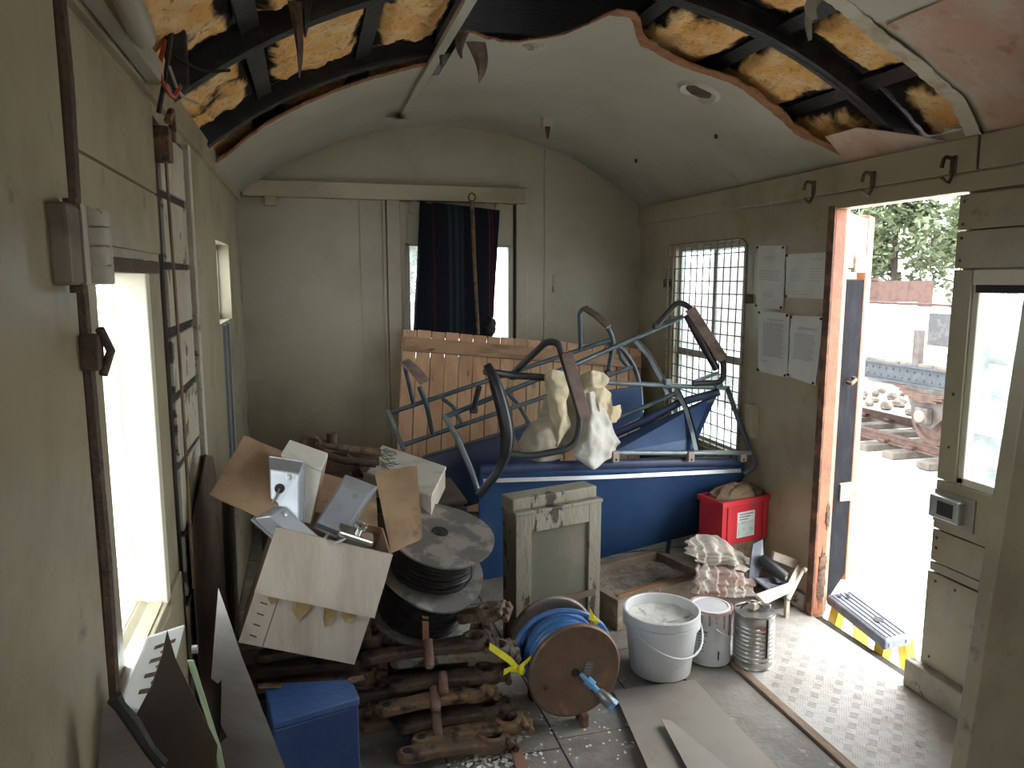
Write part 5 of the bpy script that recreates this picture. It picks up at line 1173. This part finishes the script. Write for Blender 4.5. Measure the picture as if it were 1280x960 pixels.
for zz in (.03, .085, .14, .195, .25, .305, .36):
    for yy, x0 in ((2.60, -.22), (2.72, .16)):
        if x0 > 0 and zz > .27: continue
        x_ = x0+r.uniform(-.05, .05); s_ = r.uniform(-.04, .04)
        link((x_, yy, zz), (x_+.42, yy+s_, zz+.012), LNK[1 if lay % 3 else 0], 'dark coupling link in the shaded stack under the box and drum', 30+lay); lay += 1
for u, v0, v1, y, lb in ((535, 800, 834, 2.44, 'rusty steel pin standing below the wire drum flange'), (553, 842, 866, 2.40, 'short rusty steel pin leaning by the pale curved link'), (543, 860, 888, 2.37, 'rusty steel pin lying across the paint spotted link'),
                      (545, 890, 920, 2.35, 'rusty steel pin under the paint spotted link'), (567, 903, 930, 2.34, 'rusty steel pin across the second lowest link'), (545, 936, 958, 2.33, 'rusty steel pin at the floor by the lowest link')):
    a, b = at_y(u, v0, y+.05), at_y(u+2, v1, y-.02)
    t = Thing('steel_pin', lb, 'pin', 'rusty pins among the coupling links')
    t.part('shank', MB().tube([a, a.lerp(b, .9), b], [.017, .018, .016], 14), PIN, True)
    t.part('end_face', MB().tube([b, b+(b-a).normalized()*.006], [.013, .011], 14), LNK[2], True); t.done()

# ---- blue steel box in front
BLB = mat('blue_steel_box', (.022, .055, .16), .45, .1, (.035, .075, .19), 5, .4, .7, (.20, .10, .055), 7, .66, .70, .15, 40)
FL, FR, BR2, BL2 = [at_z(*p, .36) for p in ((342, 903), (448, 872), (438, 849), (331, 855))]
bx_ = Thing('steel_box', 'dark blue steel box with a scuffed rusty lid', 'box')
dn_ = Vector((0, 0, -1))
lo_ = [Vector((p.x, p.y, .008)) for p in (FL, FR, BR2, BL2)]
bx_.part('body', MB().hexa(lo_+[Vector((p.x, p.y, .335)) for p in (FL, FR, BR2, BL2)]), BLB, bevel=.006)
c_ = (FL+FR+BR2+BL2)/4
bx_.part('lid', MB().hexa([Vector((p.x, p.y, .335))+(p-c_).normalized()*.004 for p in (FL, FR, BR2, BL2)]+[p+(p-c_).normalized()*.004 for p in (FL, FR, BR2, BL2)]), mat('blue_lid_scuffed', (.035, .085, .23), .5, .1, (.06, .12, .27), 6, .4, .7, (.24, .12, .07), 8, .60, .66, .25, 40), bevel=.005)
bx_.part('hinge', MB().slab([BL2+Vector((-.02, .0, .002)), BL2+Vector((.06, -.02, .004)), BL2+Vector((.05, -.045, .004)), BL2+Vector((-.02, -.03, .002))], .004, (0, 0, 1)), RUST, bevel=.002)
bx_.part('latch_plate', MB().slab([BR2+Vector((-.01, .0, .002)), BR2+Vector((.04, .0, .006)), BR2+Vector((.045, -.03, .006)), BR2+Vector((.0, -.035, .002))], .004, (0, 0, 1)), RUST, bevel=.002)
bx_.done()

# ---- cardboard box of salvaged lamps
CDB = mat('grey_beige_card', (.52, .455, .38), .85, 0, (.40, .335, .27), 4, .4, .7, (.20, .15, .11), 9, .63, .76, .2, 60, (2.2, 2.2, .5))
CDI = mat('brown_card_inside', (.38, .25, .15), .85, 0, (.27, .17, .10), 5, .4, .7, (.12, .075, .045), 5, .60, .74, .2, 60)
q = ypts([(320, 655, 2.30), (466, 690, 2.30), (435, 826, 2.30), (298, 803, 2.30)])
cx_ = (q[1]-q[0]); CW = cx_.length; cx_.normalize(); cz_ = (q[0]-q[3]); CH = cz_.length; cz_ = (cz_-cx_*cz_.dot(cx_)).normalized(); cy_ = cz_.cross(cx_)
Mc = Matrix(((cx_.x, cy_.x, cz_.x, q[3].x), (cx_.y, cy_.y, cz_.y, q[3].y), (cx_.z, cy_.z, cz_.z, q[3].z), (0, 0, 0, 1)))
CD = .27
cbx = Thing('cardboard_box', 'open grey-brown cardboard box with splayed flaps on the link heap', 'box')
fp = cbx.part('front_side', boxm(Mc, 0, CW, 0, .006, 0, CH), CDB, label='grey-beige front with peeling tape')
cbx.part('side', boxm(Mc, 0, .006, .006, CD, 0, CH), CDI); cbx.part('side', boxm(Mc, CW-.006, CW, .006, CD, 0, CH), CDI)
cbx.part('side', boxm(Mc, 0, CW, CD-.006, CD, 0, CH), CDI); cbx.part('base', boxm(Mc, .006, CW-.006, .006, CD-.006, 0, .006), CDI)
def flap(pts, t_, mt, nm='flap', n=(0, 1, 0), wav=.006):
    a, b, c, d = [Vector(p) for p in pts]; g_ = []
    for i in range(9): g_.append([a.lerp(d, i/8).lerp(b.lerp(c, i/8), j/8)+Vector((0, wav*noise.noise(Vector((i*.5, j*.5, t_*900))), wav*noise.noise(Vector((i*.6, j*.4, 7)))*(1 if i == 8 else .3))) for j in range(9)])
    return cbx.part(nm, MB().grid(g_, t_, n), mt, True)
L3 = lambda x, y, z: Mc @ Vector((x, y, z))
flap([L3(-.002, -.004, CH+.004), L3(CW+.002, -.004, CH+.004), L3(CW+.006, -.030, CH-.20), L3(-.004, -.032, CH-.20)], .006, CDB, n=tuple(-cy_), wav=.004)
flap([L3(0, .02, CH), at_y(354, 566, 2.62), at_y(306, 546, 2.58), at_y(263, 620, 2.36)], .006, CDI, n=(-.3, 0, 1))
flap([L3(CW, .015, CH), at_y(468, 591, 2.50), at_y(521, 584, 2.46), at_y(528, 673, 2.30)], .006, CDI, n=(.2, .6, .8))
flap([L3(.02, CD, CH), L3(CW-.02, CD, CH), L3(CW-.05, CD+.10, CH+.10), L3(.05, CD+.11, CH+.11)], .006, CDI, n=(0, .6, .6))
cbx.part('corner_fold', boxm(Mc, .072, .075, -.0015, 0, .0, CH-.19), mat('dark_crease', (.16, .11, .08), .9), under=fp)
for k in range(5): cbx.part('staple', boxm(Mc @ tr(.036, 0, .03+.036*k) @ rot('Y', 8), -.011, .011, -.003, 0, -.0015, .0015), DARKRUST, under=fp)
TAPE = mat('old_brown_tape', (.34, .24, .10), .35, 0, (.27, .18, .07), 12)
for x0, w_, h_ in ((.035, .05, .035), (.115, .07, .065), (.215, .05, .075), (.265, .07, .045)):
    cbx.part('torn_tape', MB().slab([L3(x0, -.012, CH-.185), L3(x0+w_, -.012, CH-.185), L3(x0+w_*.8, -.010, CH-.20-h_*.55), L3(x0+w_*.45, -.014, CH-.20-h_), L3(x0+w_*.15, -.010, CH-.20-h_*.6)], .0015, tuple(-cy_)), TAPE, under=fp)
cbx.done()
LAMPM = mat('silver_lamp_casing', (.52, .55, .60), .32, .55, (.42, .44, .48), 7, .4, .7)
LAMPW = mat('white_lamp_wood', (.66, .64, .58), .6, 0, (.50, .45, .37), 6, .45, .7, (.25, .20, .15), 14, .66, .74)
CPL = mat('casing_plate', (.36, .33, .29), .5, .3)
def casing(label, quad, dep, frac, wire=False):
    """Deep pressed steel lamp casing: flat face (TL, TR, BR, BL), chamfered at its upper end, with a rimmed back."""
    TL, TR, BR_, BL = ypts(quad); n_ = (TR-TL).cross(BL-TL).normalized()
    if n_.dot(EYE-TL) > 0: n_ = -n_
    ML, MR = TL.lerp(BL, frac), TR.lerp(BR_, frac); t = Thing('lamp_casing', label, 'lamp casing', 'salvaged lamp casings in the cardboard box')
    d = n_*dep; cs = (TR-TL).normalized()*.008
    v = [BL+cs, BR_-cs, MR-cs, ML+cs, TR+n_*dep*.75, TL+n_*dep*.75, BL+d, BR_+d, TR+d, TL+d]
    t.part('casing', MB().add(v, [(0, 1, 2, 3), (3, 2, 4, 5), (0, 3, 5, 9, 6), (1, 7, 8, 4, 2), (5, 4, 8, 9), (0, 6, 7, 1), (6, 9, 8, 7)]), LAMPM, bevel=.004)
    e = [(p-(TL+TR+BL+BR_)/4).normalized()*.007 for p in (TL, TR, BR_, BL)]; q4 = [p+d+k for p, k in zip((TL, TR, BR_, BL), e)]
    t.part('rim', MB().slab(q4, .010, n_), LAMPM, bevel=.002)
    c = ML.lerp(MR, .62).lerp(BL.lerp(BR_, .62), .12)-n_*.001
    t.part('screw', MB().lathe([(.010, 0), (.010, .003), (.004, .004)], 14, frame(c, (TR-TL), -n_.cross(TR-TL))), ALU)
    if wire:
        c = ML.lerp(BR_, .38)-n_*.001; t.part('cable_hole', MB().lathe([(.016, 0), (.016, .002)], 14, frame(c, (TR-TL), -n_.cross(TR-TL))), SOOT)
        t.part('flex', MB().tube(fillet([c, c-n_*.02+Vector((-.01, 0, -.03)), c-n_*.015+Vector((-.05, 0, -.08)), c-n_*.01+Vector((-.07, 0, -.11))], .03), .003, 6), CPL, True)
    t.done()
casing('broad silver lamp casing leaning against the right flap', ((434, 588, 2.52), (474, 603, 2.50), (432, 668, 2.40), (394, 652, 2.42)), .06, .28)
casing('upright silver lamp casing beside the left flap, with a cable hole', ((333, 570, 2.45), (378, 577, 2.43), (376, 652, 2.37), (335, 648, 2.39)), .06, .20, True)
casing('silver lamp casing lying across the box front, pale rimmed', ((329, 640, 2.30), (349, 625, 2.38), (411, 678, 2.38), (385, 690, 2.30)), .045, .12)
t = Thing('white_wooden_case', 'white painted narrow wooden case standing up in the cardboard box', 'case')
q = ypts([(351, 567, 2.50), (362, 549, 2.58), (410, 566, 2.58), (402, 586, 2.50)]); dnv = at_y(388, 655, 2.44)-q[3]
t.part('top_board', MB().slab(q, .012, (0, 0, -1)), LAMPW, bevel=.003)
low = [p+dnv for p in q]
o_ = Vector((0, 0, -.012))
t.part('front_board', MB().slab([q[0]+o_, q[3]+o_, low[3], low[0]], .01, (0, 1, 0)), LAMPW, bevel=.002)
t.part('side_board', MB().slab([q[3]+o_, q[2]+o_, low[2], low[3]], .01, (-1, 0, 0)), CDI, bevel=.002)
t.done()
t = Thing('chrome_fitting', 'small chrome lamp fitting with a round knob on the box edge', 'fitting')
a, b = at_y(423, 662, 2.31), at_y(466, 676, 2.31); d_ = (b-a).normalized()
Mq = frame(a, d_, Vector((0, 1, .2)))
LQ = (b-a).length
t.part('bar', boxm(Mq, 0, LQ, -.03, .03, -.008, .012), mat('chrome', (.62, .62, .60), .18, .9), bevel=.006)
t.part('underside', boxm(Mq, .008, LQ-.008, -.022, .022, -.035, -.008), mat('dark_fitting', (.10, .085, .06), .5, .3), bevel=.004)
t.part('knob', MB().lathe([(.010, .012), (.010, .03), (.022, .032), (.022, .042), (.016, .046)], 20, Mq @ tr(LQ*.52, 0, 0)), MATS['chrome'], True)
for k in range(3): t.part('wire', MB().tube(fillet([a+Vector((.03, -.02, -.02)), a+Vector((-.01-.01*k, -.04, -.035)), a+Vector((-.045, -.02, -.03+.008*k)), a+Vector((-.03, .03, -.02))], .03), .0025, 6), mat('grey_flex', (.42, .42, .40), .5) if 'grey_flex' not in MATS else MATS['grey_flex'], True)
t.done()

# ---- things heaped behind the cardboard box
DKW = mat('dark_plywood', (.085, .065, .05), .85, 0, (.055, .042, .034), 6)
def crate(x0, x1, y0, y1, h, label):
    t = Thing('plywood_case', label, 'case')
    t.part('body', B(x0+.012, x1-.012, y0+.012, y1-.012, 0.0, h-.014), DKW, bevel=.004)
    t.part('lid', B(x0, x1, y0, y1, h-.014, h), DKW, bevel=.003)
    for z in (.06, h*.5, h-.08): t.part('batten', B(x0, x1, y0, y0+.012, z, z+.05), DKW, bevel=.003)
    t.done()
crate(-.22, .16, 2.98, 3.36, .80, 'dark plywood case under the rusty linkage behind the box')
crate(.19, .62, 2.96, 3.34, .70, 'dark plywood case under the scribbled white box')
lg = Thing('rusty_linkage', 'dark rusty lever linkage lying behind the cardboard box', 'linkage')
lg.part('lever', MB().tube(fillet(ypts([(384, 552, 3.15), (410, 556, 3.15), (440, 562, 3.18), (475, 566, 3.2)]), .05), .018, 10), RUST, True)
lg.part('lever', MB().tube(fillet(ypts([(392, 556, 3.1), (420, 575, 3.05), (470, 580, 3.05)]), .05), .016, 10), DARKRUST, True)
lg.part('eye', MB().tube([at_y(388, 552, 3.13)+Vector((.035*math.cos(k*.5236), 0, .022*math.sin(k*.5236))) for k in range(12)], .012, 8, True), RUST, True)
lg.part('fork', MB().tube(fillet(ypts([(434, 570, 3.08), (448, 580, 3.06), (455, 590, 3.05), (462, 582, 3.05)]), .03), .010, 8), RUST, True)
lg.part('boss', MB().lathe([(.022, 0), (.022, .04)], 12, tr(*at_y(415, 553, 3.14))), DARKRUST, True)
lg.part('rest', MB().slab(ypts([(384, 560, 3.2), (474, 573, 3.2), (474, 600, 3.2), (384, 590, 3.2)]), .03, (0, 1, 0)), DARKRUST)
lg.done()
sb = Thing('scribbled_box', 'pale flat box with black pen scribbles behind the brown flap', 'box')
q = [at_z(*p, .815) for p in ((478, 556), (558, 583), (540, 618), (452, 588))]
sbw = sb.part('lid', MB().slab(q, .012, (0, 0, -1)), LAMPW, bevel=.003)
q2 = [p+Vector((0, 0, -.012)) for p in q]; sb.part('body', MB().slab([p.lerp((q2[0]+q2[1]+q2[2]+q2[3])/4, .03) for p in q2], .085, (0, 0, -1)), CDB, bevel=.003)
r = random.Random(8)
for k in range(11):
    s0, t0 = r.uniform(.02, .22), .12+.06*k; pts = []
    for j in range(6): s_ = s0+.045*j; tt = t0+r.uniform(-.05, .05); pts.append(q[0].lerp(q[1], s_).lerp(q[3].lerp(q[2], s_), tt)+Vector((0, 0, .001)))
    sb.part('scribble', MB().tube(pts, .0016, 4), SOOT, under=sbw)
sb.done()

# ---- sheet metal offcuts and white vent by the side window
STL = mat('grey_sheet_steel', (.24, .22, .205), .45, .45, (.19, .165, .15), 4, .4, .7, (.16, .12, .095), 9, .66, .76, stretch=(1, 1, 4))
STB = mat('brown_sheet_steel', (.17, .14, .12), .5, .35, (.14, .105, .085), 4, .4, .7)
def sheet(label, pts, y, mt, t_=.0025, turn=.0, u0=270):
    P = [at_y(u, v, y-turn*(u-u0)/100) for u, v in pts]
    for p_ in P: p_.x = max(p_.x, XL+.034)
    solo('metal_offcut', label, 'sheet metal', MB().slab(P, t_, (-.15, 1, 0)), mt, group='sheet metal offcuts by the side window')
sheet('tall pointed grey steel offcut with a notched edge beside the blue box', [(273, 735), (286, 772), (302, 820), (356, 960), (420, 1185), (255, 1190), (270, 960), (275, 930), (284, 921), (276, 906), (277, 850), (272, 855), (264, 848)], 1.86, STL, turn=.13)
sheet('brown pointed steel offcut with a curved edge', [(209, 788), (219, 822), (272, 932), (268, 975), (262, 1230), (130, 1240), (150, 960), (166, 902), (188, 860), (202, 820)], 1.36, STB, turn=.10, u0=209)
sheet('grey low offcut with a torn black upper edge', [(128, 886), (144, 876), (200, 952), (208, 965), (220, 1290), (100, 1300), (122, 965)], 1.20, STL)
p = ypts([(143, 872, 1.19), (150, 882, 1.19), (166, 902, 1.19), (188, 938, 1.19), (203, 955, 1.19)])
solo('rubber_strip', 'torn black rubber strip along the low grey offcut', 'strip', MB().tube(p, [.012, .009, .011, .009, .010], 7), SOOT, True)
vt = Thing('slotted_vent', 'white slotted heater vent standing under the side window', 'vent')
q = [at_x(184, 795, XL+.04), at_y(233, 779, 1.80), at_y(205, 890, 1.46), at_x(148, 884, XL+.04)]
nv_ = (q[1]-q[0]).cross(q[3]-q[0]).normalized()
if nv_.dot(EYE-q[0]) < 0: nv_ = -nv_
bd = vt.part('casing', MB().slab(q, .05, -nv_), mat('white_enamel', (.74, .76, .72), .35), bevel=.006)
def S(s_, t_): return q[0].lerp(q[3], t_).lerp(q[1].lerp(q[2], t_), s_)
for k in range(4):
    tt = .22+.19*k; vt.part('slot', MB().slab([S(.30, tt), S(.78, tt-.04), S(.78, tt+.01), S(.30, tt+.05)], .003, nv_), DARKRUST, under=bd)
    vt.part('slot', MB().slab([S(.50, tt+.09), S(.72, tt+.07), S(.72, tt+.10), S(.50, tt+.12)], .003, nv_), DARKRUST, under=bd)
vt.part('stand', MB().box(XL+.03, XL+.07, 1.60, 1.72, 0, .66), MATS['white_enamel'])
vt.part('screw', MB().lathe([(.010, 0), (.010, .012)], 10, tr(*at_y(240, 812, 1.78)) @ rot('Y', 90)), ALU)
vt.done()
p = ypts([(234, 826, 1.55), (242, 826, 1.55), (276, 936, 1.50), (330, 1215, 1.50), (318, 1215, 1.50), (268, 930, 1.50)])
solo('green_edged_pane', 'thin pane with a pale green edge behind the brown offcut', 'pane', MB().slab(p, .004, (0, 1, 0)), mat('pale_green_edge', (.45, .58, .36), .3), group=None)

# ---- sheets, flakes and strips on the floor
FSH = mat('dull_floor_sheet', (.31, .275, .24), .5, .25, (.25, .21, .18), 3, .4, .7, (.20, .15, .11), 8, .66, .76)
def curl(pts, hts, label):
    a, b, c, d = [at_z(*p, .012) for p in pts]; g_ = []
    for i in range(11): g_.append([a.lerp(d, i/10).lerp(b.lerp(c, i/10), j/10)+Vector((0, 0, hts(i/10, j/10))) for j in range(11)])
    solo('floor_sheet', label, 'sheet metal', MB().grid(g_, .0025, (0, 0, -1)), FSH, True, group='thin sheets on the floor')
curl(((767, 864), (868, 850), (985, 975), (812, 975)), lambda s_, t_: .003+.035*max(0, .35-t_)*s_*2, 'dull brown thin sheet lying before the white bucket')
curl(((826, 908), (838, 906), (935, 985), (866, 985)), lambda s_, t_: .030-.012*t_, 'narrow overlapping sheet on top of the wider floor sheet')
fl = MB(); r = random.Random(77)
for k in range(420):
    c = at_z(r.gauss(612, 26), r.gauss(938, 14), .0); 
    if c.y < 1.6: continue
    a_ = r.uniform(0, 6.28); s_ = r.uniform(.003, .011); M_ = tr(c.x, c.y, r.uniform(.002, .012)) @ rot('Z', math.degrees(a_)) @ rot('X', r.uniform(-25, 25))
    fl.add([M_ @ Vector(p) for p in ((-s_, -s_*.6, 0), (s_*.8, -s_*.5, 0), (s_, s_*.5, 0), (-s_*.4, s_*.8, 0))], [(0, 1, 2, 3)])
for k in range(90):
    c = at_z(r.uniform(560, 800), r.uniform(880, 955), .0); s_ = r.uniform(.002, .005); fl.add([c+Vector((-s_, -s_, .003)), c+Vector((s_, -s_, .003)), c+Vector((s_, s_, .004)), c+Vector((-s_, s_, .004))], [(0, 1, 2, 3)])
solo('paint_flakes', 'scattered white paint flakes on the floor by the links', 'debris', fl, mat('white_flake', (.72, .70, .65), .8), kind='stuff')
solo('rust_strip', 'short rust red strip lying on the floor by the paint flakes', 'strip', MB().slab([at_z(*p, .004) for p in ((638, 938), (650, 933), (668, 985), (652, 990))], .012, (0, 0, 1)), mat('rust_red', (.25, .13, .09), .8), bevel=.002)
